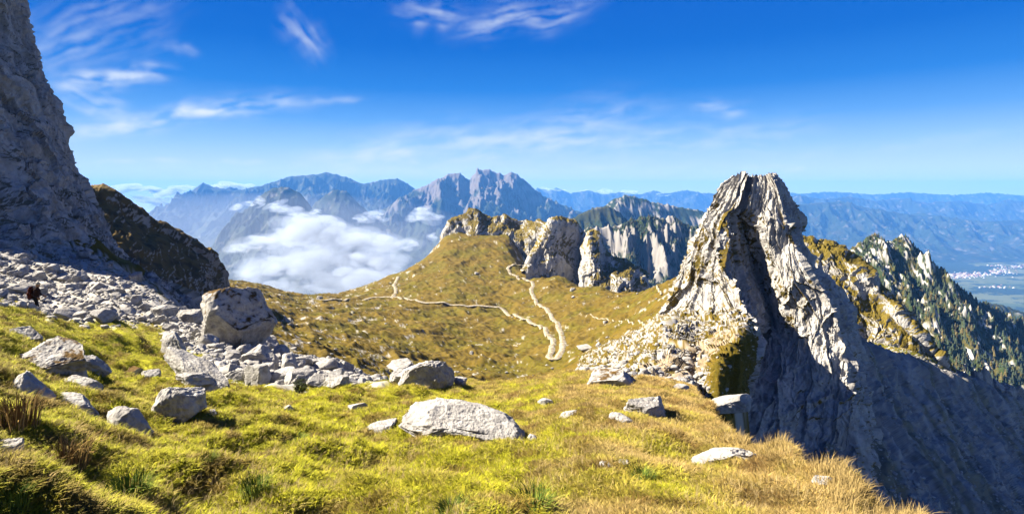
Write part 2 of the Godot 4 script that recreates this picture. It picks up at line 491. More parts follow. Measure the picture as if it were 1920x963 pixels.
func _ready() -> void:
	var expo := 5.4
	var cam := Camera3D.new()
	cam.name = "camera"
	cam.near = 0.1
	cam.far = 90000.0
	cam.projection = Camera3D.PROJECTION_FRUSTUM
	cam.size = 0.1 * 963.0 / F
	cam.frustum_offset = Vector2(0, -0.1 * (481.5 - HY) / F)
	add_child(cam)
	n5.noise_type = FastNoiseLite.TYPE_SIMPLEX; n5.frequency = 1.0; n5.fractal_type = FastNoiseLite.FRACTAL_FBM; n5.fractal_octaves = 5; n5.seed = 11
	n3.noise_type = FastNoiseLite.TYPE_SIMPLEX; n3.frequency = 1.0; n3.fractal_type = FastNoiseLite.FRACTAL_FBM; n3.fractal_octaves = 2; n3.seed = 23
	rdg.noise_type = FastNoiseLite.TYPE_SIMPLEX; rdg.frequency = 1.0; rdg.fractal_type = FastNoiseLite.FRACTAL_RIDGED; rdg.fractal_octaves = 4; rdg.seed = 5
	cel.noise_type = FastNoiseLite.TYPE_CELLULAR; cel.frequency = 1.0; cel.fractal_type = FastNoiseLite.FRACTAL_NONE; cel.cellular_return_type = FastNoiseLite.RETURN_DISTANCE2_SUB; cel.seed = 3
	plt.noise_type = FastNoiseLite.TYPE_CELLULAR; plt.frequency = 1.0; plt.fractal_type = FastNoiseLite.FRACTAL_NONE; plt.cellular_return_type = FastNoiseLite.RETURN_CELL_VALUE; plt.seed = 3
	crs.noise_type = FastNoiseLite.TYPE_SIMPLEX; crs.frequency = 1.0; crs.fractal_type = FastNoiseLite.FRACTAL_RIDGED; crs.fractal_octaves = 2; crs.seed = 17
	rng.seed = 4
	var env := Environment.new()
	env.background_mode = Environment.BG_SKY
	var sky := Sky.new()
	var pano := PanoramaSkyMaterial.new()
	pano.panorama = ImageTexture.create_from_image(make_sky(expo))
	sky.sky_material = pano
	env.sky = sky
	env.tonemap_mode = Environment.TONE_MAPPER_LINEAR
	env.tonemap_exposure = expo
	env.fog_enabled = true
	env.fog_density = 0.000037
	env.fog_light_color = Color(0.36, 0.64, 1.0)
	env.volumetric_fog_enabled = true
	env.volumetric_fog_density = 0.0
	env.sdfgi_enabled = true
	env.ssao_enabled = true
	env.ssil_enabled = true
	var we := WorldEnvironment.new()
	we.name = "world_environment"
	we.environment = env
	add_child(we)
	var sun := DirectionalLight3D.new()
	sun.name = "sun"
	sun.light_energy = 1.6
	sun.light_color = Color(1.0, 0.955, 0.87)
	sun.light_angular_distance = 0.5
	sun.shadow_enabled = true
	var az := deg_to_rad(-80.0)
	var el := deg_to_rad(38.0)
	var to_sun := Vector3(sin(az) * cos(el), sin(el), -cos(az) * cos(el))
	add_child(sun)
	sun.look_at_from_position(Vector3.ZERO, -to_sun)
	print("sky ", Time.get_ticks_msec())
	make_materials()
	lay_land()
	build_ground()
	print("ground ", Time.get_ticks_msec())
	build_tower()
	build_saddle()
	build_left()
	build_right()
	build_crags()
	print("rock ", Time.get_ticks_msec())
	build_far()
	print("far ", Time.get_ticks_msec())
	build_road()
	build_rocks()
	print("rocks ", Time.get_ticks_msec())
	build_grass()
	print("grass ", Time.get_ticks_msec())
	build_clouds()
	build_valley()
	build_hiker()
	print("all ", Time.get_ticks_msec())

func build_ground() -> void:
	for part in [["meadow", 0.7, 130.0, 440, 340], ["alpine_pasture", 129.0, 1120.0, 760, 420]]:
		var w: int = part[3]
		var h: int = part[4]
		var a0 := -1.5 if part[0] == "meadow" else -0.95
		var a1 := 1.2 if part[0] == "meadow" else 0.62
		var pos := PackedVector3Array()
		pos.resize(w * h)
		for j in h:
			var d: float = part[1] * pow(part[2] / part[1], float(j) / (h - 1))
			for i in w:
				var x := lerpf(a0, a1, float(i) / (w - 1)) * d
				pos[j * w + i] = Vector3(x, land(x, -d), -d)
		var nor := grid_normals(w, h, pos, false)
		var flip := nor[h / 2 * w + w / 2].y < 0
		var col := PackedColorArray()
		col.resize(w * h)
		for i in w * h:
			var p := pos[i]
			var k := sstep(28.0, 60.0, -p.z)
			var n := -nor[i] if flip else nor[i]
			var c := pasture_color(p, n)
			if k < 1.0: c = meadow_color(p.x, p.z).lerp(c, k)
			var st := stones_here(p)
			if st > 0.0: c = c.lerp(rock_color(p, 1.2), st)
			if -p.z > 40.0 and -p.z < 115.0 and p.x > 10.0:
				var q := Vector2(960.0 - F * p.x / p.z, HY + F * p.y / p.z) + Vector2.ONE * 14.0 * n5.get_noise_2d(p.x * 0.4, p.z * 0.4)
				if Geometry2D.is_point_in_polygon(q, DIRT): c = Color(0.46, 0.38, 0.28).lerp(Color(0.34, 0.27, 0.18), sstep(-0.2, 0.4, n5.get_noise_2d(p.x * 0.9, p.z * 0.9)))
			col[i] = c
		var o := put(part[0], grid_mesh(w, h, pos, nor, col, flip), M.land)
		tag(o, "", "", "", "structure")
	# the valley floor far below
	var st := PackedVector3Array()
	var cl := PackedColorArray()
	var w2 := 120
	for j in w2:
		for i in w2:
			var x := lerpf(-23000, 23000, i / float(w2 - 1))
			var z := lerpf(4000, -24000, j / float(w2 - 1))
			st.append(Vector3(x, -1290 + 20.0 * n3.get_noise_2d(x * 0.0003, z * 0.0003), z))
			cl.append(Color(0.035, 0.055, 0.025))
	var nr := grid_normals(w2, w2, st, false)
	tag(put("ground", grid_mesh(w2, w2, st, nr, cl, nr[200].y < 0), M.land), "", "", "", "structure")

func build_tower() -> void:
	var rows := [
		[[1375, 331, 150], [1395, 326, 147], [1411, 331, 147], [1428, 325, 146], [1442, 322, 145], [1455, 328, 150], [1440, 330, 156], [1395, 332, 156]],
		[[1350, 347, 150], [1385, 350, 144], [1408, 354, 144.5], [1430, 349, 143], [1455, 345, 141], [1472, 349, 150], [1462, 352, 165], [1365, 350, 165]],
		[[1335, 380, 150], [1376, 385, 142], [1402, 390, 142.5], [1430, 388, 140], [1468, 385, 138], [1487, 386, 149], [1475, 386, 172], [1350, 382, 172]],
		[[1322, 412, 151], [1360, 405, 140], [1390, 409, 145], [1432, 410, 137], [1478, 410, 135], [1498, 412, 148], [1485, 410, 178], [1340, 415, 178]],
		[[1300, 455, 150], [1355, 447, 137], [1400, 452, 146], [1440, 455, 134.5], [1490, 455, 131.5], [1511, 456, 146], [1500, 455, 185], [1315, 455, 185]],
		[[1275, 510, 148], [1356, 506, 133], [1420, 506, 144], [1456, 506, 131.5], [1510, 505, 128], [1535, 508, 144], [1525, 505, 190], [1290, 510, 190]],
		[[1252, 560, 144], [1384, 552, 126], [1430, 556, 141], [1474, 556, 129], [1550, 556, 124.5], [1587, 560, 142], [1575, 560, 195], [1270, 560, 195]],
		[[1226, 606, 140], [1408, 604, 112], [1438, 604, 137], [1490, 606, 127], [1572, 606, 122], [1608, 614, 138], [1600, 610, 200], [1245, 610, 200]],
		[[1196, 672, 112], [1400, 640, 95], [1434, 652, 130], [1498, 652, 124], [1586, 652, 120], [1622, 662, 136], [1610, 660, 200], [1245, 660, 200]],
		[[1190, 740, 95], [1352, 690, 79], [1424, 704, 122], [1504, 708, 119], [1596, 712, 117], [1632, 722, 132], [1620, 720, 200], [1245, 720, 200]],
		[[1200, 810, 80], [1322, 728, 66], [1402, 765, 112], [1506, 775, 114], [1604, 782, 113], [1642, 792, 128], [1630, 790, 200], [1245, 790, 200]],
		[[1210, 900, 70], [1346, 810, 64], [1402, 855, 104], [1508, 860, 109], [1612, 864, 109], [1655, 892, 123], [1640, 880, 200], [1245, 880, 200]],
		[[1210, 1000, 65], [1350, 1040, 60], [1404, 1030, 98], [1510, 1030, 103], [1620, 1030, 104], [1662, 1040, 116], [1650, 1000, 200], [1245, 1000, 200]],
	]
	for r in rows: r.append(r[0])
	var g := lattice(rows, 1.6, false, true, [0, 0, 0, 0, 0, 24, 30, 24])
	var push := func(p: Vector3, n: Vector3, arc: float) -> Vector3:
		var lump := n5.get_noise_3d(p.x * 0.06, p.y * 0.04, p.z * 0.06) * 1.1
		# joints and flutes run down the face, leaning to the right low down; plates of rock stand proud between them
		var wx := 0.9 * n5.get_noise_3d(p.x * 0.09, p.y * 0.09, p.z * 0.09)
		var lean := arc - 0.20 * p.y + wx
		var wy := p.y + 2.0 * n5.get_noise_2d(arc * 0.1 + 40.0, p.y * 0.08)
		var crease := crs.get_noise_3d(lean * 0.055, p.y * 0.04, p.z * 0.03) * 1.0 + crs.get_noise_3d(lean * 0.17 + 7.0, p.y * 0.09, p.z * 0.08) * 0.42 + crs.get_noise_3d(lean * 0.5, p.y * 0.3, p.z * 0.2) * 0.16
		var plate := plt.get_noise_2d(lean * 0.14, wy * 0.06) * 0.7 + plt.get_noise_2d(lean * 0.4 + 9.0, wy * 0.17) * 0.34 + plt.get_noise_2d(lean * 0.95 + 9.0, wy * 0.5) * 0.17
		var joint := clampf(cel.get_noise_2d(lean * 0.14, wy * 0.06) + 0.93, -0.07, 0.0) * 9.0 + clampf(cel.get_noise_2d(lean * 0.4 + 9.0, wy * 0.17) + 0.93, -0.07, 0.0) * 4.0
		var fine := n5.get_noise_3d(p.x * 0.5, p.y * 0.4, p.z * 0.5) * 0.24
		return n * (lump + (crease + plate + joint) * (0.25 + 0.75 * sstep(75.0, 105.0, -p.z)) * (0.6 + 0.4 * sstep(5.0, -8.0, p.y)) + fine)
	var paint := func(p: Vector3, n: Vector3) -> Color:
		var c := rock_color(p, 0.35)
		var turf := n.y - 0.42 + 0.85 * n5.get_noise_3d(p.x * 0.10, p.y * 0.10, p.z * 0.10) + 0.4 * n5.get_noise_3d(p.x * 0.6, p.y * 0.6, p.z * 0.6)
		var px := p.x / -p.z * F + 960.0
		turf += 0.16 * sstep(-12.0, -22.0, p.y) * sstep(1440.0, 1380.0, px)
		turf += 0.42 * sstep(1420.0, 1370.0, px) * sstep(2.0, -10.0, p.y) + 0.1 - 0.12 * sstep(-10.0, 2.0, p.y)
		var g2 := n5.get_noise_3d(p.x * 0.3, p.y * 0.3, p.z * 0.3)
		return c.lerp(Color(0.22, 0.155, 0.03).lerp(Color(0.12, 0.095, 0.02), sstep(-0.2, 0.4, g2)), sstep(0.0, 0.10, turf))
	var o := carve("rock_tower", g, true, push, paint, M.rock, true)
	tag(o, "tall pale limestone tower rising from the grassy saddle, its right wall in deep shade", "rock tower")

# the stony, partly turfed saddle between the meadow and the tower
func build_saddle() -> void:
	var rows := [
		[[1085, 672, 150], [1150, 638, 150], [1200, 618, 145], [1238, 590, 140], [1300, 584, 132], [1360, 580, 126], [1404, 588, 118], [1416, 612, 120]],
		[[1085, 692, 118], [1150, 656, 116], [1200, 632, 112], [1250, 604, 108], [1310, 612, 108], [1365, 602, 106], [1404, 604, 102], [1416, 648, 106]],
		[[1085, 706, 92], [1150, 678, 92], [1200, 660, 88], [1250, 638, 86], [1310, 634, 94], [1362, 624, 91], [1400, 624, 87], [1411, 690, 92]],
		[[1085, 718, 72], [1150, 700, 72], [1200, 688, 70], [1250, 672, 70], [1310, 664, 80], [1350, 654, 76], [1385, 656, 72], [1398, 735, 78]],
		[[1085, 738, 54], [1150, 722, 55], [1200, 714, 56], [1250, 706, 58], [1300, 704, 66], [1328, 694, 63], [1352, 702, 60], [1366, 800, 66]],
		[[1085, 800, 44], [1150, 790, 46], [1200, 780, 48], [1250, 775, 50], [1300, 775, 57], [1330, 800, 57], [1358, 840, 55], [1376, 930, 60]],
	]
	var g := lattice(rows, 1.5, true, true)
	var push := func(p: Vector3, n: Vector3, arc: float) -> Vector3:
		var v := 0.9 * n5.get_noise_3d(p.x * 0.12, p.y * 0.12, p.z * 0.12) + 0.5 * n5.get_noise_3d(p.x * 0.6, p.y * 0.6, p.z * 0.6) + 0.4 * plt.get_noise_2d(p.x * 0.7, p.z * 0.5)
		return n * v
	var paint := func(p: Vector3, n: Vector3) -> Color:
		var q := Vector2(960.0 - F * p.x / p.z, HY + F * p.y / p.z)
		q += Vector2(n5.get_noise_2d(p.x * 0.3, p.z * 0.3), n5.get_noise_2d(p.x * 0.3 + 50.0, p.z * 0.3)) * 22.0
		var f := n5.get_noise_2d(p.x * 0.25 + 6.0, p.z * 0.25) + 0.9 * n5.get_noise_2d(p.x * 1.3, p.z * 1.3)
		var turf := Color(0.20, 0.14, 0.02).lerp(Color(0.13, 0.10, 0.012), sstep(-0.3, 0.3, n5.get_noise_2d(p.x * 0.5, p.z * 0.5)))
		if Geometry2D.is_point_in_polygon(q, DIRT): return Color(0.50, 0.40, 0.27).lerp(Color(0.36, 0.28, 0.17), sstep(-0.2, 0.35, f))
		var bulge := sstep(1300.0, 1345.0, q.x) * sstep(612.0, 640.0, q.y)
		return rock_color(p, 1.0).lerp(turf, sstep(-0.06, 0.06, f + 0.1 + 0.8 * bulge))
	var o := carve("saddle", g, false, push, paint, M.rock, false)
	tag(o, "", "", "", "structure")
	var r := RandomNumberGenerator.new()
	r.seed = 61
	var spots := []
	var pos: PackedVector3Array = last.pos
	while spots.size() < 2600:
		var p := pos[r.randi() % pos.size()]
		var px := 960.0 - F * p.x / p.z
		if px > 1330.0 and r.randf() < 0.9: continue
		var k := 0.09 + 0.5 * pow(r.randf(), 5.0)
		spots.append(Transform3D(Basis.from_euler(Vector3(r.randf() * 3, r.randf() * 6, 0)).scaled(Vector3(k * 1.3, k * 0.8, k)), p))
	scatter("saddle_stones", boulder_mesh(403, 1, 8, 1.2), M.boulder, spots, [], "small white stones littering the saddle below the tower")

func cliff_push(p: Vector3, n: Vector3, arc: float, s: float, amp: float, lean: float) -> Vector3:
	var q := p * s
	var x := arc * s - lean * q.y + 0.35 * n5.get_noise_3d(q.x * 1.1, q.y * 1.1, q.z * 1.1)
	var y := q.y + 0.4 * n5.get_noise_2d(arc * s + 40.0, q.y)
	var v := n5.get_noise_3d(q.x * 0.5, q.y * 0.35, q.z * 0.5) * 2.8 + crs.get_noise_3d(x * 0.5, q.y * 0.3, q.z * 0.3) * 2.4 + crs.get_noise_3d(x * 1.8 + 7.0, q.y * 1.0, q.z * 0.8) * 0.7 + (rdg.get_noise_2d(x * 4.0, y * 1.1) - 0.2) * 0.3
	v += plt.get_noise_2d(x * 1.9, y * 0.8) * 0.8 + plt.get_noise_2d(x * 5.0, y * 2.2) * 0.35 + n5.get_noise_3d(q.x * 4.0, q.y * 3.0, q.z * 4.0) * 0.35
	return n * v * amp

func build_left() -> void:
	# the big wall at the left edge
	var rows := [
		[[-420, -150, 80], [-200, -190, 95], [-60, -170, 110], [22, -70, 125], [10, -70, 160]],
		[[-420, 0, 80], [-200, -20, 94], [-60, 0, 108], [42, 45, 124], [30, 45, 165]],
		[[-420, 100, 80], [-200, 100, 93], [-30, 110, 104], [80, 145, 122], [70, 145, 170]],
		[[-420, 200, 80], [-200, 200, 92], [-10, 200, 102], [104, 220, 120], [95, 220, 175]],
		[[-420, 270, 80], [-200, 270, 90], [10, 275, 99], [114, 290, 118], [105, 290, 180]],
		[[-420, 330, 78], [-200, 330, 86], [20, 335, 96], [148, 362, 116], [140, 362, 185]],
		[[-420, 390, 75], [-200, 390, 80], [20, 400, 90], [196, 440, 114], [190, 440, 190]],
		[[-420, 440, 70], [-200, 440, 74], [20, 455, 84], [256, 505, 112], [250, 505, 190]],
		[[-420, 500, 64], [-200, 500, 68], [40, 520, 78], [340, 556, 106], [335, 556, 190]],
		[[-420, 600, 60], [-200, 600, 64], [60, 600, 74], [400, 640, 100], [395, 640, 190]],
	]
	var g := lattice(rows, 2.0, true, true, [40, 0, 0, 20])
	var push := func(p: Vector3, n: Vector3, arc: float) -> Vector3: return cliff_push(p, n, arc, 0.10, 0.68, -0.25)
	var paint := func(p: Vector3, n: Vector3) -> Color:
		var c := rock_color(p, 0.4)
		var turf := n.y - 0.72 + 0.5 * n5.get_noise_3d(p.x * 0.15, p.y * 0.15, p.z * 0.15)
		return c.lerp(Color(0.16, 0.115, 0.03), sstep(0.0, 0.12, turf) * 0.8)
	tag(carve("cliff_wall", g, false, push, paint, M.rock, false), "", "", "", "structure")
	# the brown spur behind it
	rows = [
		[[90, 350, 300], [150, 352, 306], [185, 346, 312], [232, 374, 322], [300, 418, 336], [350, 447, 346], [398, 480, 356], [420, 510, 362], [428, 548, 366]],
		[[90, 380, 284], [150, 385, 290], [190, 390, 296], [240, 410, 306], [300, 445, 321], [350, 470, 332], [398, 500, 344], [416, 522, 352], [424, 550, 358]],
		[[90, 450, 262], [150, 450, 268], [200, 455, 275], [250, 465, 284], [300, 490, 298], [350, 515, 312], [390, 528, 326], [406, 545, 338], [416, 566, 346]],
		[[90, 560, 236], [150, 560, 242], [210, 560, 250], [260, 560, 260], [310, 570, 274], [350, 580, 288], [380, 585, 304], [400, 590, 318], [412, 600, 330]],
		[[90, 700, 218], [150, 700, 224], [210, 700, 232], [260, 700, 242], [310, 700, 254], [350, 700, 266], [380, 700, 280], [400, 700, 294], [412, 700, 306]],
	]
	var back := []
	for q in rows[0]: back.append([q[0], q[1] + 60, q[2] + 90])
	rows.push_front(back)
	g = lattice(rows, 1.8, true, true)
	push = func(p: Vector3, n: Vector3, arc: float) -> Vector3: return cliff_push(p, n, arc, 0.045, 0.8, 0.3)
	paint = func(p: Vector3, n: Vector3) -> Color:
		var c := rock_color(p, 0.15).lerp(Color(0.2, 0.19, 0.17), 0.5)
		var turf := n.y - 0.22 + 0.5 * n5.get_noise_3d(p.x * 0.06, p.y * 0.06, p.z * 0.06) + 0.2 * n5.get_noise_3d(p.x * 0.4, p.y * 0.4, p.z * 0.4)
		return c.lerp(Color(0.17, 0.115, 0.035).lerp(Color(0.09, 0.065, 0.025), sstep(-0.1, 0.4, n5.get_noise_3d(p.x * 0.1, p.y * 0.1, p.z * 0.1))), sstep(0.0, 0.14, turf))
	tag(carve("hill_spur", g, false, push, paint, M.land, false), "", "", "", "structure")

func build_right() -> void:
	# shaded scree slope beyond the gully: it falls to the right and towards the meadow
	var rows := []
	for k in 7:
		var row := []
		for px in [1540, 1600, 1660, 1720, 1780, 1850, 1920, 2050, 2200]:
			var edge: float = 640.0 + (px - 1620.0) * 0.37
			var py := lerpf(edge, maxf(1040.0, edge + 250.0), k / 6.0)
			var a: float = (px - 960.0) / F
			row.append([px, py, 78.0 / (0.72 - 0.85 * a + (py - HY) / F)])
		rows.append(row)
	var back := []
	for q in rows[0]: back.append([q[0], q[1] + 30, q[2] + 50])
	rows.push_front(back)
	var g := lattice(rows, 2.2, true, true)
	var push := func(p: Vector3, n: Vector3, arc: float) -> Vector3:
		var s := p.x + 0.07 * p.z + 5.0 * n3.get_noise_2d(p.x * 0.02, p.z * 0.02)
		return n * (n5.get_noise_3d(p.x * 0.04, p.y * 0.04, p.z * 0.04) * 2.2 + crs.get_noise_2d(s * 0.05, p.z * 0.02) * 1.3 + crs.get_noise_3d(p.x * 0.16, p.y * 0.16, p.z * 0.1) * 0.7 + (rdg.get_noise_2d(s * 0.11, p.z * 0.006) - 0.2) * 0.45 + n5.get_noise_3d(p.x * 0.5, p.y * 0.5, p.z * 0.5) * 0.35)
	var paint := func(p: Vector3, n: Vector3) -> Color:
		var s := p.x + 0.07 * p.z + 5.0 * n3.get_noise_2d(p.x * 0.02, p.z * 0.02)
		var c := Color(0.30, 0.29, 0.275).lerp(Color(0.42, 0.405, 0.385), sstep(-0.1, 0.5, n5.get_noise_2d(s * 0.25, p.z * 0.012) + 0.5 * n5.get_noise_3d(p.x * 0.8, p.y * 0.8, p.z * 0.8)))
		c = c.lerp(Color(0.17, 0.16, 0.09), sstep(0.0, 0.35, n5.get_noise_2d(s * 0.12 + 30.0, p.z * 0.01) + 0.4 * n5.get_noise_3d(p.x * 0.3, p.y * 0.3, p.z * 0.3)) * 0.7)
		return c.lerp(Color(0.15, 0.16, 0.025), sstep(-42.0, -36.0, p.y + 3.0 * n5.get_noise_2d(p.x * 0.1, p.z * 0.1)) * 0.9)
	tag(carve("scree_slope", g, false, push, paint, M.land, false), "", "", "", "structure")
	var r := RandomNumberGenerator.new()
	r.seed = 41
	var spots := []
	var sp: PackedVector3Array = last.pos
	while spots.size() < 5000:
		var p := sp[r.randi() % sp.size()] + Vector3(r.randf_range(-0.4, 0.4), 0, r.randf_range(-0.4, 0.4))
		if n5.get_noise_3d(p.x * 0.05, p.y * 0.05, p.z * 0.05) + 0.3 * r.randf() < 0.05: continue
		var k := 0.12 + 0.55 * pow(r.randf(), 4.0)
		spots.append(Transform3D(Basis.from_euler(Vector3(r.randf() * 3, r.randf() * 6, 0)).scaled(Vector3(k * 1.3, k * 0.8, k)), p))
	scatter("scree_stones", boulder_mesh(402, 1, 8, 1.2), M.boulder, spots, [], "loose stones strewn over the shaded scree slope")
	# the sunlit grass ramp under the shoulder
	rows = [
		[[1625, 632, 226], [1680, 640, 222], [1730, 652, 220], [1775, 682, 220], [1812, 712, 222]],
		[[1625, 646, 208], [1680, 652, 206], [1730, 664, 206], [1775, 688, 208], [1812, 716, 214]],
		[[1625, 668, 188], [1680, 676, 190], [1730, 684, 196], [1775, 700, 203], [1812, 722, 211]],
		[[1625, 700, 184], [1680, 700, 187], [1730, 706, 194], [1775, 716, 202], [1812, 734, 210]],
	]
	push = func(p: Vector3, n: Vector3, arc: float) -> Vector3: return n * (0.8 * n5.get_noise_3d(p.x * 0.1, p.y * 0.1, p.z * 0.1) + 0.2 * n5.get_noise_3d(p.x * 0.8, p.y * 0.8, p.z * 0.8))
	paint = func(p: Vector3, n: Vector3) -> Color: return Color(0.17, 0.17, 0.016).lerp(Color(0.20, 0.15, 0.025), sstep(-0.2, 0.3, n5.get_noise_2d(p.x * 0.15, p.z * 0.15))).lerp(STONE, sstep(0.28, 0.36, n5.get_noise_2d(p.x * 0.5, p.z * 0.5)))
	tag(carve("grass_ramp", lattice(rows, 1.8, true, true), false, push, paint, M.land, false), "", "", "", "structure")
	# the grassy shoulder with the pale slab, behind the tower
	rows = [
		[[1480, 480, 300], [1530, 480, 295], [1575, 490, 285], [1610, 520, 275], [1650, 560, 265], [1690, 606, 255], [1740, 660, 250], [1800, 715, 245]],
		[[1480, 452, 258], [1530, 452, 252], [1572, 462, 244], [1604, 490, 236], [1650, 530, 228], [1690, 578, 221], [1738, 640, 214], [1796, 702, 210]],
		[[1480, 490, 244], [1530, 500, 238], [1575, 520, 232], [1610, 545, 226], [1650, 580, 220], [1690, 620, 215], [1735, 662, 211], [1790, 708, 208]],
		[[1480, 580, 230], [1540, 590, 225], [1585, 605, 220], [1620, 622, 216], [1655, 642, 212], [1695, 655, 209], [1735, 680, 207], [1790, 716, 206]],
		[[1480, 700, 222], [1540, 700, 218], [1585, 705, 214], [1620, 710, 210], [1655, 715, 208], [1695, 725, 206], [1735, 740, 205], [1790, 760, 204]],
	]
	g = lattice(rows, 1.8, true, true)
	push = func(p: Vector3, n: Vector3, arc: float) -> Vector3: return cliff_push(p, n, arc, 0.07, 0.85, 0.2)
	paint = func(p: Vector3, n: Vector3) -> Color:
		var c := rock_color(p, 0.25)
		var turf := n.y - 0.36 + 0.7 * n5.get_noise_3d(p.x * 0.06, p.y * 0.06, p.z * 0.06) + 0.25 * n5.get_noise_3d(p.x * 0.4, p.y * 0.4, p.z * 0.4)
		return c.lerp(Color(0.21, 0.16, 0.03), sstep(0.0, 0.12, turf))
	tag(carve("rock_shoulder", g, false, push, paint, M.rock, false), "grassy rock shoulder with a smooth pale slab behind the tower", "rock shoulder")
	# the peak grown with dwarf pine
	var fp := func(p: Vector3, n: Vector3) -> Color:
		var c := rock_color(p, 0.06)
		var v := 0.6 * n5.get_noise_3d(p.x * 0.025, p.y * 0.012, p.z * 0.025) + 1.0 * n5.get_noise_3d(p.x * 0.16, p.y * 0.035, p.z * 0.035) + sstep(-70.0, -130.0, p.y) * 0.22 + 0.12
		v += 0.5 * (n.y - 0.62)
		var gr := Color(0.04, 0.062, 0.02).lerp(Color(0.095, 0.085, 0.02), sstep(0.0, 0.4, n5.get_noise_2d(p.x * 0.03, p.z * 0.03) + 0.3 * sstep(-120.0, -240.0, p.y)))
		return c.lerp(gr, sstep(-0.05, 0.05, v))
	mountain("pine_peak", "", [[1560, 560], [1590, 470], [1612, 455], [1640, 437], [1664, 456], [1692, 438], [1720, 464], [1760, 510], [1800, 545], [1840, 568], [1880, 588], [1920, 610], [2050, 680]], 1000, 420, 300, -420, 1.6, 34, 90, 6, fp, 170, 1.0)
	var tree := conifer_mesh()
	wood("dwarf_pines", "dark dwarf pines and larches over the steep wooded peak", tree, 15000, 51, 2.0, 7.5, func(p, u): return true)
	wood("larch_wood", "dense larch and spruce wood on the lower flank of the peak", tree, 5000, 52, 7.0, 12.0, func(p, u): return p.y < -150.0 and p.x > 560.0)

func build_crags() -> void:
	var paint := func(p: Vector3, n: Vector3) -> Color:
		var c := rock_color(p, 0.10)
		var turf := n.y - (0.26 if p.z < -745.0 else 0.42) + 0.8 * n5.get_noise_3d(p.x * 0.03, p.y * 0.02, p.z * 0.03) + 0.3 * n5.get_noise_3d(p.x * 0.15, p.y * 0.15, p.z * 0.15)
		return c.lerp(Color(0.18, 0.135, 0.03), sstep(0.0, 0.12, turf))
	var push := func(p: Vector3, n: Vector3, arc: float) -> Vector3: return cliff_push(p, n, arc, 0.035, 1.7, 0.1)
	# crest of the ridge above the pasture
	var rows := [
		[[812, 490, 930], [842, 430, 925], [878, 412, 920], [915, 422, 916], [940, 424, 912], [980, 428, 890], [1010, 430, 860], [1040, 440, 820]],
		[[820, 466, 880], [845, 410, 878], [878, 392, 876], [915, 404, 874], [940, 402, 870], [975, 410, 856], [1005, 412, 835], [1040, 422, 790]],
		[[826, 474, 866], [850, 434, 864], [882, 416, 862], [915, 422, 862], [940, 418, 858], [976, 424, 846], [1010, 428, 818], [1040, 440, 776]],
		[[832, 482, 858], [856, 462, 852], [886, 442, 852], [915, 438, 852], [940, 436, 848], [980, 440, 836], [1012, 448, 806], [1042, 466, 760]],
		[[838, 520, 850], [862, 500, 846], [890, 480, 846], [915, 478, 846], [940, 475, 844], [985, 480, 830], [1016, 490, 800], [1044, 510, 745]],
	]
	tag(carve("rock_crag", lattice(rows, 1.5, false, true), false, push, paint, M.land, false), "long broken limestone crest running along the top of the grassy ridge", "crag")
	rows = [
		[[975, 520, 720], [1005, 470, 722], [1030, 422, 726], [1055, 416, 734], [1080, 424, 744], [1095, 444, 752], [1104, 520, 760]],
		[[984, 505, 652], [1005, 465, 658], [1032, 415, 668], [1055, 410, 680], [1078, 418, 694], [1092, 442, 706], [1098, 520, 724]],
		[[984, 508, 644], [1008, 480, 648], [1034, 445, 656], [1056, 440, 666], [1078, 448, 680], [1092, 470, 696], [1098, 530, 718]],
		[[985, 512, 640], [1010, 500, 642], [1036, 490, 647], [1058, 490, 656], [1080, 495, 670], [1094, 510, 688], [1099, 545, 712]],
		[[985, 540, 638], [1010, 540, 640], [1038, 540, 644], [1060, 540, 652], [1082, 540, 665], [1096, 550, 682], [1101, 570, 706]],
	]
	tag(carve("rock_crag", lattice(rows, 1.5, false, true), false, push, paint, M.land, false), "dark shaded crag with a rounded top above the road bend", "crag")
	rows = [
		[[1084, 560, 700], [1092, 470, 690], [1106, 438, 680], [1122, 436, 680], [1128, 470, 690], [1150, 490, 690], [1180, 498, 690], [1216, 520, 690]],
		[[1084, 556, 640], [1094, 465, 640], [1108, 437, 640], [1122, 437, 640], [1130, 470, 645], [1150, 484, 640], [1180, 495, 640], [1216, 518, 645]],
		[[1084, 558, 630], [1096, 490, 624], [1108, 470, 618], [1124, 472, 618], [1134, 500, 622], [1152, 510, 610], [1180, 512, 612], [1216, 528, 630]],
		[[1086, 560, 622], [1098, 520, 610], [1110, 515, 600], [1126, 520, 598], [1140, 530, 600], [1156, 535, 590], [1182, 532, 592], [1216, 540, 620]],
		[[1088, 590, 618], [1100, 590, 600], [1112, 590, 590], [1128, 590, 588], [1142, 590, 588], [1158, 590, 580], [1184, 590, 582], [1216, 590, 612]],
	]
	tag(carve("rock_crag", lattice(rows, 1.5, false, true), false, push, paint, M.land, false), "jagged pale crag with sunlit left faces below the dark crag", "crag")

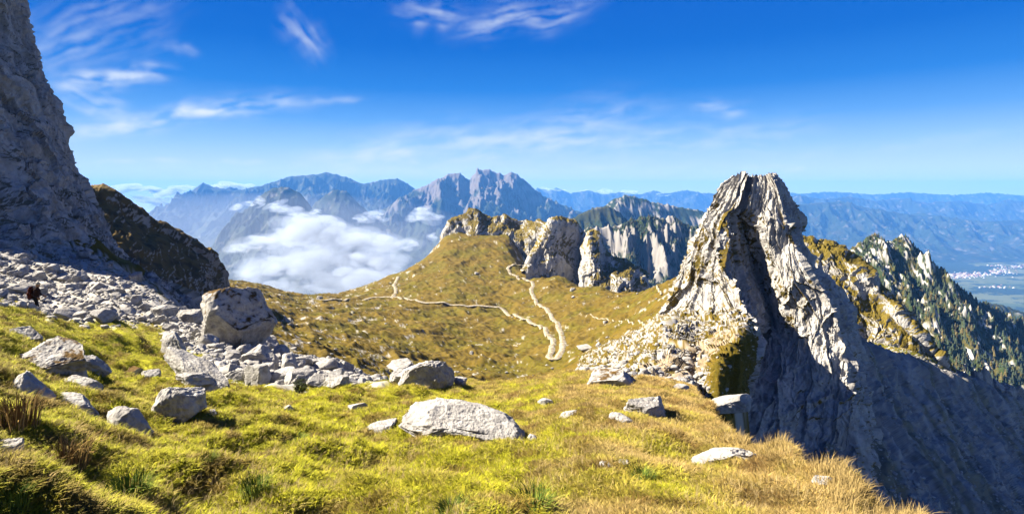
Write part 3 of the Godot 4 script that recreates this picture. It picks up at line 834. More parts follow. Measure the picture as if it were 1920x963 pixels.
func build_far() -> void:
	var forest := func(p: Vector3, n: Vector3) -> Color:
		var v := n5.get_noise_3d(p.x * 0.002, p.y * 0.004, p.z * 0.002)
		return Color(0.025, 0.036, 0.015).lerp(Color(0.045, 0.05, 0.022), sstep(0.0, 0.4, v)).lerp(Color(0.2, 0.19, 0.18), sstep(0.34, 0.45, n5.get_noise_3d(p.x * 0.004, p.y * 0.008, p.z * 0.004)) * 0.6)
	var stone := func(p: Vector3, n: Vector3) -> Color:
		var v := n5.get_noise_3d(p.x * 0.0015, p.y * 0.004, p.z * 0.0015) + (p.y + 250.0) / 900.0 - 0.8 * (n.y - 0.55)
		return Color(0.03, 0.04, 0.018).lerp(Color(0.17, 0.15, 0.14), sstep(0.0, 0.3, v))
	var crag := func(p: Vector3, n: Vector3) -> Color:
		var v := n5.get_noise_3d(p.x * 0.006, p.y * 0.012, p.z * 0.006) - 1.1 * (n.y - 0.6)
		return Color(0.03, 0.044, 0.016).lerp(Color(0.30, 0.28, 0.26), sstep(0.05, 0.2, v + 0.5 * n5.get_noise_3d(p.x * 0.03, p.y * 0.02, p.z * 0.03)))
	mountain("mountain", "forested dark hills with grey crags behind the ridge", [[1040, 560], [1080, 440], [1110, 425], [1150, 425], [1185, 412], [1215, 405], [1245, 408], [1262, 403], [1280, 418], [1310, 432], [1345, 425], [1400, 470], [1500, 560]], 1900, 700, 500, -600, 1.6, 90, 230, 12, crag, 120)
	wood("far_wood", "dark spruce wood on the hills behind the pale crag", conifer_mesh(), 9000, 53, 7.0, 14.0, func(p, u): return true)
	mountain("mountain_001", "", [[1040, 470], [1075, 408], [1110, 390], [1140, 386], [1165, 400], [1200, 440], [1240, 500]], 3200, 900, 700, -800, 1.8, 90, 500, 10, forest)
	mountain("mountain_002", "", [[1000, 470], [1060, 425], [1120, 395], [1150, 374], [1176, 364], [1200, 372], [1240, 382], [1290, 390], [1340, 400], [1420, 470]], 4600, 1200, 900, -900, 1.8, 130, 700, 16, crag)
	mountain("mountain_003", "", [[640, 470], [720, 390], [745, 375], [790, 350], [840, 327], [862, 324], [880, 336], [895, 320], [908, 317], [925, 320], [945, 330], [962, 323], [985, 338], [1005, 358], [1030, 372], [1070, 392], [1110, 402], [1200, 450]], 9800, 3000, 2200, -1200, 1.7, 330, 1500, 40, stone, 110)
	mountain("mountain_004", "", [[260, 420], [330, 372], [352, 362], [380, 343], [400, 350], [440, 357], [470, 352], [500, 345], [545, 330], [580, 328], [615, 323], [650, 332], [680, 345], [715, 337], [745, 335], [770, 348], [800, 370], [900, 420]], 12500, 3600, 2500, -1250, 1.8, 330, 1700, 24, forest, 80)
	mountain("mountain_005", "", [[420, 470], [455, 400], [480, 372], [510, 352], [540, 350], [565, 364], [585, 390], [620, 440], [660, 480]], 7000, 1900, 1500, -1100, 1.8, 160, 900, 14, forest)
	mountain("mountain_006", "", [[550, 440], [590, 380], [625, 355], [650, 358], [670, 380], [720, 420], [760, 450]], 8500, 2100, 1500, -1100, 1.8, 160, 900, 14, forest)
	mountain("mountain_007", "", [[1380, 430], [1490, 384], [1540, 380], [1580, 377], [1620, 388], [1680, 398], [1720, 404], [1760, 404], [1800, 410], [1850, 415], [1920, 412], [2000, 410], [2200, 430]], 12500, 2600, 2500, -1280, 1.8, 260, 1500, 16, forest, 80, 1.3)
	mountain("mountain_008", "", [[1350, 400], [1460, 370], [1500, 366], [1545, 374], [1590, 368], [1640, 376], [1690, 372], [1740, 380], [1800, 376], [1850, 384], [1890, 374], [1940, 380], [2050, 374], [2200, 390]], 16000, 2500, 2500, -1280, 1.9, 260, 1800, 26, forest, 60)
	mountain("mountain_009", "", [[960, 380], [1008, 353], [1028, 356], [1045, 352], [1070, 362], [1105, 357], [1130, 364], [1165, 360], [1200, 365], [1225, 357], [1250, 363], [1290, 356], [1320, 362], [1380, 364], [1440, 358], [1500, 363], [1560, 359], [1640, 365], [1700, 360], [1780, 366], [1850, 361], [1930, 367], [2050, 362], [2200, 380]], 21000, 2500, 2500, -1280, 1.9, 260, 2000, 40, forest, 50)
	mountain("mountain_010", "", [[1780, 640], [1830, 574], [1850, 566], [1880, 572], [1920, 585], [2000, 610], [2100, 660]], 2600, 600, 700, -800, 1.8, 40, 200, 6, forest, 60)

# ---------------------------------------------------------------- road, stones, plants

# outlines (in pixels) of ground that is bare stone or trodden dirt
var SCREE := PackedVector2Array([Vector2(-60, 440), Vector2(110, 450), Vector2(180, 480), Vector2(290, 540), Vector2(350, 590), Vector2(420, 610), Vector2(510, 640), Vector2(560, 650), Vector2(640, 660), Vector2(700, 690), Vector2(720, 722), Vector2(640, 732), Vector2(520, 728), Vector2(440, 722), Vector2(400, 690), Vector2(330, 640), Vector2(285, 604), Vector2(90, 600), Vector2(50, 572), Vector2(-60, 545)])
var DIRT := PackedVector2Array([Vector2(1190, 700), Vector2(1230, 676), Vector2(1290, 655), Vector2(1385, 612), Vector2(1395, 622), Vector2(1330, 660), Vector2(1312, 690), Vector2(1310, 728), Vector2(1255, 724), Vector2(1210, 712)])
var FLANK := PackedVector2Array([Vector2(1090, 690), Vector2(1140, 655), Vector2(1220, 610), Vector2(1235, 575), Vector2(1420, 575), Vector2(1420, 660), Vector2(1310, 735), Vector2(1200, 715), Vector2(1150, 705)])

func stones_here(p: Vector3) -> float:
	var d := -p.z
	if d < 20.0 or d > 120.0: return 0.0
	var w := Vector2(n5.get_noise_2d(p.x * 0.5, p.z * 0.5), n5.get_noise_2d(p.x * 0.5 + 70.0, p.z * 0.5)) * 24.0
	var q := Vector2(960.0 + F * p.x / d, HY - F * p.y / d) + w
	if Geometry2D.is_point_in_polygon(q, SCREE): return 0.92
	if Geometry2D.is_point_in_polygon(q, FLANK): return 1.0 if n5.get_noise_2d(p.x * 0.35, p.z * 0.35) + 0.5 * n5.get_noise_2d(p.x * 1.5, p.z * 1.5) > 0.0 else 0.0
	return 0.0

func strip(called: String, pts: Array, width: float, from: float, lift: float, c: Color, label: String) -> void:
	var curve := Curve3D.new()
	var ps := PackedVector3Array()
	for q in pts: ps.append(hit(q[0], q[1], from))
	for k in ps.size():
		var t := (ps[mini(k + 1, ps.size() - 1)] - ps[maxi(k - 1, 0)]) / 6.0
		var lim := 0.4 * minf(ps[k].distance_to(ps[mini(k + 1, ps.size() - 1)]) if k < ps.size() - 1 else 1e9, ps[k].distance_to(ps[maxi(k - 1, 0)]) if k > 0 else 1e9)
		if t.length() > lim: t = t.normalized() * lim
		curve.add_point(ps[k], -t, t)
	curve.bake_interval = 1.0
	var baked := curve.get_baked_points()
	var n := baked.size()
	var across := 5
	var pos := PackedVector3Array()
	var col := PackedColorArray()
	for k in n:
		var dir := baked[mini(k + 2, n - 1)] - baked[maxi(k - 2, 0)]
		var side := Vector3(-dir.z, 0, dir.x).normalized()
		var hs := -1e9
		for m in 3:
			var e := baked[k] + side * width * (m - 1) * 0.5
			hs = maxf(hs, land(e.x, e.z))
		for m in across:
			var u := m / float(across - 1) * 2.0 - 1.0
			var e := baked[k] + side * (u * width * 0.5 * (1.0 + 0.22 * n5.get_noise_2d(k * 0.05, u * 3.0)))
			pos.append(Vector3(e.x, hs + lift - (0.5 * lift + 0.25 if absf(u) > 0.9 else 0.0), e.z))
			var g := n5.get_noise_2d(e.x * 0.3, e.z * 0.3)
			col.append(c.lerp(Color(0.30, 0.24, 0.15), sstep(-0.1, 0.4, g)).lerp(Color(0.2, 0.15, 0.05), 0.5 if absf(u) < 0.1 and n5.get_noise_2d(k * 0.05, 3.0) > 0.0 else 0.0))
	for pass_ in 10:
		for k in range(1, n - 1):
			for m in across:
				pos[k * across + m].y = 0.25 * pos[(k - 1) * across + m].y + 0.5 * pos[k * across + m].y + 0.25 * pos[(k + 1) * across + m].y
	var nor := grid_normals(across, n, pos, false)
	var o := put(called, grid_mesh(across, n, pos, nor, col, nor[across * (n / 2) + 2].y < 0), M.land)
	tag(o, label, "", "", "structure")

func build_road() -> void:
	var gravel := Color(0.47, 0.42, 0.33)
	strip("road", [[596, 563], [645, 564], [690, 561], [735, 558], [782, 564], [824, 568], [867, 572], [910, 575], [944, 582], [969, 595], [995, 608], [1016, 617], [1031, 629], [1038, 642], [1034, 659], [1029, 669], [1034, 676], [1046, 670], [1055, 657], [1054, 629], [1046, 608], [1029, 589], [1012, 572], [1000, 555], [996, 543], [1000, 535], [990, 527], [970, 518], [955, 510], [953, 502], [974, 499], [988, 500]], 4.0, 200.0, 0.5, gravel, "pale gravel road with a hairpin bend across the pasture")
	strip("track", [[735, 558], [742, 545], [739, 532], [746, 519]], 4.0, 200.0, 0.5, gravel, "short gravel track branching up from the road fork")
	strip("footpath", [[1050, 500], [1085, 512], [1110, 528], [1150, 545], [1195, 546], [1240, 554]], 1.6, 200.0, 0.4, gravel, "thin trodden path below the pale crag")
	strip("footpath_001", [[1100, 592], [1140, 600], [1180, 605], [1222, 608]], 1.1, 150.0, 0.3, gravel, "thin trodden path running up to the rock tower")

var ico_v := PackedVector3Array()
var ico_f := PackedInt32Array()
func icosphere(level: int) -> Array:
	var t := (1.0 + sqrt(5.0)) / 2.0
	var v := PackedVector3Array()
	for q in [[-1, t, 0], [1, t, 0], [-1, -t, 0], [1, -t, 0], [0, -1, t], [0, 1, t], [0, -1, -t], [0, 1, -t], [t, 0, -1], [t, 0, 1], [-t, 0, -1], [-t, 0, 1]]: v.append(Vector3(q[0], q[1], q[2]).normalized())
	var f := PackedInt32Array([0, 11, 5, 0, 5, 1, 0, 1, 7, 0, 7, 10, 0, 10, 11, 1, 5, 9, 5, 11, 4, 11, 10, 2, 10, 7, 6, 7, 1, 8, 3, 9, 4, 3, 4, 2, 3, 2, 6, 3, 6, 8, 3, 8, 9, 4, 9, 5, 2, 4, 11, 6, 2, 10, 8, 6, 7, 9, 8, 1])
	for l in level:
		var mids := {}
		var nf := PackedInt32Array()
		for k in range(0, f.size(), 3):
			var m := [0, 0, 0]
			for e in 3:
				var a := f[k + e]
				var b := f[k + (e + 1) % 3]
				var key := mini(a, b) * 100000 + maxi(a, b)
				if not mids.has(key):
					mids[key] = v.size()
					v.append((v[a] + v[b]).normalized())
				m[e] = mids[key]
			nf.append_array([f[k], m[0], m[2], f[k + 1], m[1], m[0], f[k + 2], m[2], m[1], m[0], m[1], m[2]])
		f = nf
	return [v, f]

var ICO := {}
# A limestone block: a ball cut by random planes, roughened. Size is about 2 across before scaling.
func boulder_mesh(sd: int, level := 4, cuts := 9, rough := 1.0, scale_ := Vector3.ONE, moss := 0.0, peak := 0.0) -> ArrayMesh:
	if not ICO.has(level): ICO[level] = icosphere(level)
	var v: PackedVector3Array = ICO[level][0].duplicate()
	var f: PackedInt32Array = ICO[level][1]
	var r := RandomNumberGenerator.new()
	r.seed = sd
	var planes := []
	# joints in rock come in a few directions: cut mostly along three of them
	var axes := Basis.from_euler(Vector3(r.randf_range(-0.5, 0.5), r.randf() * TAU, r.randf_range(-0.5, 0.5)))
	for k in cuts * 2:
		var n := (axes[k % 3] * (1.0 if r.randf() < 0.5 else -1.0) + Vector3(r.randfn(), r.randfn(), r.randfn()) * (0.22 if k < cuts else 0.6)).normalized()
		planes.append([n, r.randf_range(0.5, 0.84)])
	var off := Vector3(r.randf(), r.randf(), r.randf()) * 100.0
	for i in v.size():
		var p := v[i]
		var q := p * 1.02
		if peak > 0.0:
			var k := clampf(q.y, 0, 1)
			q = Vector3(q.x * (1.0 - peak * k), q.y * (1.0 + 0.3 * peak), q.z * (1.0 - peak * k))
		for pl in planes:
			var over: float = q.dot(pl[0]) - pl[1]
			if over > 0.0: q -= pl[0] * over * 0.97
		var o := p * 1.0 + off
		var e := 0.07 * n5.get_noise_3d(o.x * 1.6, o.y * 1.6, o.z * 1.6) + 0.045 * (rdg.get_noise_3d(o.x * 2.2, o.y * 2.2, o.z * 2.2) - 0.3) + 0.02 * n5.get_noise_3d(o.x * 7.0, o.y * 7.0, o.z * 7.0)
		e += 0.035 * plt.get_noise_3d(o.x * 3.0, o.y * 3.0, o.z * 3.0)
		q += p * e * rough * 0.8
		v[i] = q * scale_
	var nor := PackedVector3Array()
	nor.resize(v.size())
	for k in range(0, f.size(), 3):
		var n := (v[f[k + 2]] - v[f[k]]).cross(v[f[k + 1]] - v[f[k]])
		for e in 3: nor[f[k + e]] += n
	var c := PackedColorArray()
	c.resize(v.size())
	var outward := 0.0
	for i in v.size():
		nor[i] = nor[i].normalized()
		outward += nor[i].dot(v[i])
	for i in v.size():
		if outward < 0: nor[i] = -nor[i]
		var o := v[i] + off
		var g := n5.get_noise_3d(o.x * 1.3, o.y * 1.3, o.z * 1.3)
		var s := n5.get_noise_3d(o.x * 5.0, o.y * 5.0, o.z * 5.0)
		var k := STONE.lerp(Color(0.42, 0.40, 0.38), sstep(-0.05, 0.4, g)).lerp(Color(0.64, 0.62, 0.59), sstep(0.1, 0.4, -g))
		k = k.lerp(Color(0.25, 0.24, 0.225), sstep(0.26, 0.4, s) * 0.6)
		if moss > 0.0: k = k.lerp(Color(0.16, 0.095, 0.03), sstep(0.0, 0.12, nor[i].y - 1.0 + moss + 0.4 * g))
		c[i] = k
	if outward < 0:
		pass
	var arr := []
	arr.resize(Mesh.ARRAY_MAX)
	arr[Mesh.ARRAY_VERTEX] = v
	arr[Mesh.ARRAY_NORMAL] = nor
	arr[Mesh.ARRAY_COLOR] = c
	var idx := f.duplicate()
	if outward < 0:
		for k in range(0, idx.size(), 3):
			var t := idx[k + 1]
			idx[k + 1] = idx[k + 2]
			idx[k + 2] = t
	arr[Mesh.ARRAY_INDEX] = idx
	var m := ArrayMesh.new()
	m.add_surface_from_arrays(Mesh.PRIMITIVE_TRIANGLES, arr)
	return m

# A boulder by its picture: middle of its foot (px, py), width and height in pixels, depth as a share of the width.
func stone(called: String, label: String, px: float, py: float, w: float, h: float, deep: float, sd: int, turn := 0.0, tilt := 0.0, cuts := 9, level := 4, moss := 0.0, peak := 0.0, from := 2.5, sink := 0.3, group := "") -> Node3D:
	var at := hit(px, py, from)
	var d := -at.z
	var sx := w / F * d * 0.5 / 0.8
	var sy := h / F * d * 0.66 * (0.8 if peak > 0.0 else 1.0)
	var m := boulder_mesh(sd, level, cuts, 1.0, Vector3(sx, sy, sx * deep), moss, peak)
	var o := put(called, m, M.boulder)
	o.position = at + Vector3(0, sy * (0.46 - sink), -sx * deep * 0.5)
	o.rotation_degrees = Vector3(0, turn, tilt)
	if d < 34.0: feet.append([o.position, sx * 0.85, deep])
	tag(o, label, "outcrop" if called == "rock_outcrop" else "boulder", group)
	return o

func build_rocks() -> void:
	stone("boulder", "huge grey boulder with brown turf on its top, above the scree", 418, 640, 138, 124, 0.9, 101, 20, 0, 8, 5, 0.3, 0.0, 36, 0.2)
	stone("boulder", "rounded grey boulder leaning against the foot of the huge turf-topped boulder", 462, 644, 56, 48, 0.9, 102, 0, -10, 9, 4, 0, 0, 34)
	stone("boulder", "blocky grey boulder at the right end of the row below the huge boulder", 492, 655, 48, 40, 0.9, 103, 40, 15, 8, 4, 0, 0, 34)
	stone("boulder", "squarish pale boulder with a dark right side in the middle of the scree", 468, 692, 66, 52, 0.9, 104, 15, 0, 7, 4, 0, 0, 24)
	stone("boulder", "smaller pale block touching the squarish boulder in the scree", 503, 692, 36, 36, 0.9, 105, 70, 0, 8, 4, 0, 0, 24)
	stone("boulder", "smooth pale egg-shaped boulder at the edge of the shaded cliff foot", 296, 592, 46, 36, 0.8, 106, 20, -15, 7, 4, 0, 0, 30)
	stone("boulder", "pale grey boulder beside the egg-shaped boulder", 346, 604, 48, 40, 0.9, 107, 0, 0, 8, 4, 0, 0, 30)
	stone("boulder", "tall peaked boulder with a dark right side at the meadow's far edge", 805, 728, 96, 100, 0.7, 108, 10, 6, 9, 5, 0, 0.5, 15, 0.2)
	stone("boulder", "rounded white boulder against the left of the peaked boulder", 748, 722, 62, 42, 0.8, 109, 30, 0, 7, 4, 0, 0, 15)
	stone("boulder", "low white boulder behind the rounded white one", 752, 700, 60, 34, 0.8, 110, 60, 10, 7, 4, 0, 0, 15)
	stone("boulder", "small block at the right foot of the peaked boulder", 862, 722, 26, 22, 0.9, 111, 0, 0, 8, 3, 0, 0, 15)
	stone("boulder", "broad whale-backed white boulder sunk in the meadow grass", 850, 812, 212, 62, 0.55, 112, -8, -7, 8, 5, 0, 0, 2.5, 0.45)
	stone("boulder", "flat white slab beside the whale-backed boulder", 712, 812, 58, 24, 0.8, 113, 20, 12, 8, 4, 0, 0, 2.5, 0.4)
	stone("boulder", "pyramid-shaped boulder with a lit left face standing in green grass", 330, 784, 84, 100, 0.8, 114, 35, 0, 6, 5, 0, 0.45, 2.5, 0.15)
	stone("rock_outcrop", "narrow pale outcrop with dark grass beneath, down from the grassy knoll", 238, 808, 92, 48, 0.5, 115, -20, -24, 8, 4, 0, 0, 2.5, 0.4)
	stone("rock_outcrop", "layered white outcrop with grass between its ledges near the dirt saddle", 1146, 726, 104, 48, 0.7, 116, 10, 0, 9, 5, 0.06, 0, 2.5, 0.4)
	stone("rock_outcrop", "white humped outcrop speckled with lichen beside the brown heath patch", 1218, 782, 92, 62, 0.7, 117, 0, -8, 8, 5, 0, 0, 2.5, 0.4)
	stone("boulder", "small white stone left of the humped outcrop in golden grass", 1170, 795, 44, 20, 0.8, 118, 0, -20, 8, 3, 0, 0, 2.5, 0.4)
	stone("boulder", "small angular white stone alone in the golden grass", 1026, 760, 36, 20, 0.8, 119, 0, 0, 7, 3, 0, 0, 2.5, 0.4)
	stone("boulder", "thin flat stone lying almost level with the golden grass", 1068, 782, 52, 9, 0.7, 120, 0, 6, 7, 3, 0, 0, 2.5, 0.5)
	stone("boulder", "small round white stone at the end of the whale-backed boulder", 997, 828, 25, 20, 0.9, 121, 0, 0, 7, 3, 0, 0, 2.5, 0.35)
	stone("boulder", "low flat white stone with a small stone beside it in dry grass", 1140, 880, 36, 14, 0.9, 122, 0, 0, 7, 3, 0, 0, 2.5, 0.45)
	stone("boulder", "small grey stone beside the low flat white stone", 1174, 872, 22, 15, 0.9, 123, 0, 0, 7, 3, 0, 0, 2.5, 0.4)
	stone("boulder", "long smooth white slab at the brink of the gully", 1362, 872, 124, 42, 0.5, 124, -12, 16, 7, 5, 0, 0, 2.5, 0.45)
	stone("boulder", "flat white stone set in tawny grass on the brink, away from the long slab", 1553, 914, 44, 24, 0.8, 125, 0, 6, 7, 4, 0, 0, 2.5, 0.45)
	stone("boulder", "white stone with a brown turf cap in the meadow below the scree", 665, 768, 34, 18, 0.8, 126, 0, 0, 7, 3, 0, 0, 2.5, 0.4)
	stone("boulder", "little grey stone in green grass beyond the flat dark tufts", 538, 768, 20, 9, 0.8, 127, 0, 0, 7, 3, 0, 0, 2.5, 0.4)
	stone("boulder", "tiny pale stone half hidden in dry grass below the small grey stone", 1030, 892, 14, 9, 0.8, 128, 0, 0, 7, 3, 0, 0, 2.5, 0.4)
	stone("boulder", "tiny white stone in the grass just below the long smooth slab", 1386, 888, 14, 10, 0.8, 129, 0, 0, 7, 3, 0, 0, 2.5, 0.4)
	stone("boulder", "white flake lying in the grass beside the pyramid-shaped boulder", 392, 776, 26, 8, 0.8, 130, 0, 0, 7, 3, 0, 0, 2.5, 0.5)
	stone("rock_outcrop", "layered pale outcrop stepping down in front of the grassy knoll", 78, 690, 160, 62, 0.6, 131, -12, -18, 9, 5, 0.06, 0, 2.5, 0.45)
	stone("rock_outcrop", "pale outcrop with dark hollows at the foot of the grassy knoll", 158, 694, 70, 44, 0.6, 132, -10, -20, 9, 4, 0, 0, 2.5, 0.4)
	stone("rock_outcrop", "narrow pale rib running down through brown tussocks", 44, 735, 110, 40, 0.45, 133, -20, -34, 9, 4, 0, 0, 2.5, 0.45)
	stone("rock_outcrop", "low curved pale rib between the brown tussocks and the green meadow", 135, 770, 112, 34, 0.45, 134, -10, -22, 9, 4, 0, 0, 2.5, 0.5)
	stone("rock_outcrop", "short pale rib above the low curved rib", 150, 728, 80, 24, 0.5, 135, -10, -24, 9, 4, 0, 0, 2.5, 0.5)
	stone("rock_outcrop", "pale blunt outcrop beside a dark overhung tussock", 6, 856, 60, 58, 0.6, 136, 0, -12, 8, 4, 0, 0, 2.5, 0.35)
	stone("rock_outcrop", "upright pale ledge below the hiker", 36, 632, 64, 30, 0.5, 137, -10, -20, 9, 4, 0, 0, 2.5, 0.35)
	stone("rock_outcrop", "long white slab dipping from the knoll towards the meadow", 372, 720, 190, 62, 0.35, 138, -28, -26, 9, 5, 0, 0, 10, 0.55)
	stone("rock_outcrop", "grey tilted slab along the side of the grassy knoll", 322, 672, 92, 60, 0.4, 139, -30, -30, 8, 5, 0, 0, 10, 0.45)
	stone("boulder", "grey block just behind the pyramid-shaped boulder", 355, 718, 60, 26, 0.7, 140, 0, -6, 8, 4, 0, 0, 8, 0.35)
	stone("boulder", "mossy stone in the hollow between knoll and slab", 250, 702, 40, 22, 0.7, 141, 0, 0, 8, 3, 0.4, 0, 8, 0.4)
	stone("boulder", "white stone beside the mossy stone in the hollow", 275, 706, 34, 22, 0.7, 142, 0, 0, 8, 3, 0, 0, 8, 0.4)
	stone("boulder", "white pointed stone in the scree beside the little shrub", 625, 728, 52, 34, 0.8, 143, 0, 0, 8, 4, 0, 0, 15, 0.35)
	stone("boulder", "broad pale stone at the lower edge of the scree", 604, 726, 60, 30, 0.8, 144, 20, 0, 8, 4, 0, 0, 15, 0.35)
	stone("boulder", "round dark stone in the middle of the scree", 613, 694, 24, 24, 0.9, 145, 0, 0, 7, 3, 0, 0, 20, 0.2)
	stone("boulder", "round dark stone right of its twin in the scree", 633, 698, 24, 22, 0.9, 146, 30, 0, 7, 3, 0, 0, 20, 0.2)
	stone("boulder", "white boulder on the dirt saddle under the tower", 1276, 733, 36, 14, 0.8, 147, 0, 0, 8, 3, 0, 0, 2.5, 0.35)
	var ledge := put("rock_outcrop", boulder_mesh(150, 4, 9, 1.0, Vector3(0.8, 0.3, 0.55), 0.0), M.boulder)
	ledge.position = P(1366, 756, 16.2)
	ledge.rotation_degrees = Vector3(0, -12, 7)
	tag(ledge, "flat rock ledge jutting out over the shaded gully", "outcrop")
	# pinnacles on the lit rim of the shaded slope
	for q in [[1832, 716, 222, 18, 26, "slim pale pinnacle where the lit rim of the dark slope begins"], [1848, 724, 224, 16, 34, "tallest pale pinnacle on the lit rim of the dark slope"], [1866, 730, 227, 22, 22, "squat pale pinnacle beside the tallest one on the rim"], [1888, 742, 231, 26, 30, "broad pale pinnacle on the rim past the squat one"], [1912, 750, 236, 22, 24, "outermost pale pinnacle on the rim of the dark slope"]]:
		var k: float = q[2] / F
		var o := put("rock_pinnacle", boulder_mesh(500 + int(q[0]), 4, 9, 1.3, Vector3(q[3] * k * 0.75, q[4] * k * 0.95, q[3] * k * 0.7), 0.1, 0.55), M.boulder)
		o.position = P(q[0], q[1] - 5, q[2])
		tag(o, q[5], "pinnacle")
	var perched := put("boulder", boulder_mesh(520, 4, 9, 1.0, Vector3(0.8, 1.1, 0.8)), M.boulder)
	perched.position = P(1420, 622, 104)
	tag(perched, "white block perched at the tower end of the saddle", "boulder")
	# single boulders out on the pasture
	for q in [[1076, 545, 12, 9, "white boulder on the pasture slope above its smaller twin"], [1075, 559, 9, 7, "white boulder on the pasture slope below its larger twin"], [1137, 606, 10, 9, "lone white boulder beside the thin path to the tower"], [1124, 650, 12, 11, "white cube-like boulder below the tower path"], [1100, 658, 34, 14, "dark-sided flat boulder on the stony slope right of the hairpin"], [893, 514, 9, 7, "small white boulder below the pale scree gully"], [598, 561, 12, 9, "grey boulder at the near end of the gravel road"], [884, 664, 10, 9, "dark boulder in the gully below the road"], [1057, 507, 8, 5, "small boulder beside the upper bend of the road"]]:
		stone("boulder", q[4], q[0], q[1], q[2], q[3], 0.9, 160 + int(q[0]), 0, 0, 8, 3, 0, 0, 120.0, 0.3)
	# the blocks of the scree field
	var kinds := []
	for k in 14: kinds.append(boulder_mesh(300 + k, 3, 9, 1.1))
	var r := RandomNumberGenerator.new()
	r.seed = 77
	var made := 0
	while made < 285:
		var q := Vector2(r.randf_range(-20, 720), r.randf_range(450, 735))
		if not Geometry2D.is_point_in_polygon(q, SCREE): continue
		if absf(q.x - 66.0) < 34.0 and q.y > 552.0: continue
		var at := hit(q.x, q.y, 22.0)
		if -at.z > 100.0: continue
		var s := 0.26 + 0.62 * pow(r.randf(), 2.4)
		if q.x < 260: s *= 1.15
		var o := put("scree_block", kinds[made % 14], M.boulder)
		o.scale = Vector3(s * r.randf_range(0.9, 1.4), s * r.randf_range(0.6, 1.0), s * r.randf_range(0.8, 1.2))
		o.rotation = Vector3(r.randf_range(-0.4, 0.4), r.randf() * TAU, r.randf_range(-0.4, 0.4))
		o.position = at + Vector3(0, o.scale.y * 0.3, 0)
		var size := "large" if s > 0.62 else "middling" if s > 0.38 else "small"
		var form := "upright" if o.scale.y > 0.85 * o.scale.x else "flat" if o.scale.y < 0.6 * o.scale.x else "angular"
		var where := "under the shaded cliff beside the hiker" if q.x < 150 else "between the grassy knoll and the cliff" if q.x < 310 else "left of the huge turf-topped boulder" if q.x < 400 and q.y < 650 else "below the huge turf-topped boulder" if q.x < 500 else "between the little shrub and the huge boulder" if q.x < 580 else "near the rounded white boulder at the scree's end"
		tag(o, "%s %s limestone block in the scree %s" % [size, form, where], "boulder", "limestone blocks of the scree field")
		made += 1
	# rubble too small to count
	var spots := []
	var tries := 0
	while spots.size() < 13000 and tries < 60000:
		tries += 1
		var d := 24.0 * pow(100.0 / 24.0, r.randf())
		var x := r.randf_range(-0.95, 0.36) * d
		var p := Vector3(x, land(x, -d), -d)
		if stones_here(p) < 0.5: continue
		var s := 0.06 + 0.22 * pow(r.randf(), 2.0)
		spots.append(Transform3D(Basis.from_euler(Vector3(r.randf() * 3, r.randf() * 6, 0)).scaled(Vector3(s * 1.2, s * 0.8, s)), p + Vector3(0, s * 0.3, 0)))
	scatter("rubble", boulder_mesh(400, 1, 8, 1.2), M.boulder, spots, [], "grey rubble filling the scree between the larger blocks")
	spots = []
	tries = 0
	while spots.size() < 900 and tries < 60000:
		tries += 1
		var d := 130.0 * pow(820.0 / 130.0, r.randf())
		var x := r.randf_range(-0.5, 0.28) * d
		var den := n5.get_noise_2d(x * 0.02 + 80.0, d * 0.02) + 0.25 * sstep(-0.05, -0.3, x / d)
		if den < 0.12: continue
		var s := 0.25 + 0.9 * pow(r.randf(), 3.0)
		spots.append(Transform3D(Basis.from_euler(Vector3(r.randf() * 3, r.randf() * 6, 0)).scaled(Vector3(s * 1.3, s * 0.8, s)), Vector3(x, land(x, -d) + s * 0.2, -d)))
	scatter("pasture_stones", boulder_mesh(401, 1, 8, 1.2), M.boulder, spots, [], "small pale stones strewn over the pasture")

func scatter(called: String, mesh: Mesh, m: Material, spots: Array, cols: Array, label: String) -> void:
	var mm := MultiMesh.new()
	mm.transform_format = MultiMesh.TRANSFORM_3D
	mm.use_colors = cols.size() > 0
	mm.mesh = mesh
	mm.instance_count = spots.size()
	var b := PackedFloat32Array()
	var w := 16 if cols.size() else 12
	b.resize(spots.size() * w)
	for i in spots.size():
		var t: Transform3D = spots[i]
		var o := i * w
		b[o] = t.basis.x.x; b[o + 1] = t.basis.y.x; b[o + 2] = t.basis.z.x; b[o + 3] = t.origin.x
		b[o + 4] = t.basis.x.y; b[o + 5] = t.basis.y.y; b[o + 6] = t.basis.z.y; b[o + 7] = t.origin.y
		b[o + 8] = t.basis.x.z; b[o + 9] = t.basis.y.z; b[o + 10] = t.basis.z.z; b[o + 11] = t.origin.z
		if w == 16:
			var c: Color = cols[i]
			b[o + 12] = c.r; b[o + 13] = c.g; b[o + 14] = c.b; b[o + 15] = 1.0
	mm.buffer = b
	var o2 := MultiMeshInstance3D.new()
	o2.name = numbered(called)
	o2.multimesh = mm
	o2.material_override = m
	add_child(o2)
	tag(o2, label, "", "", "stuff")

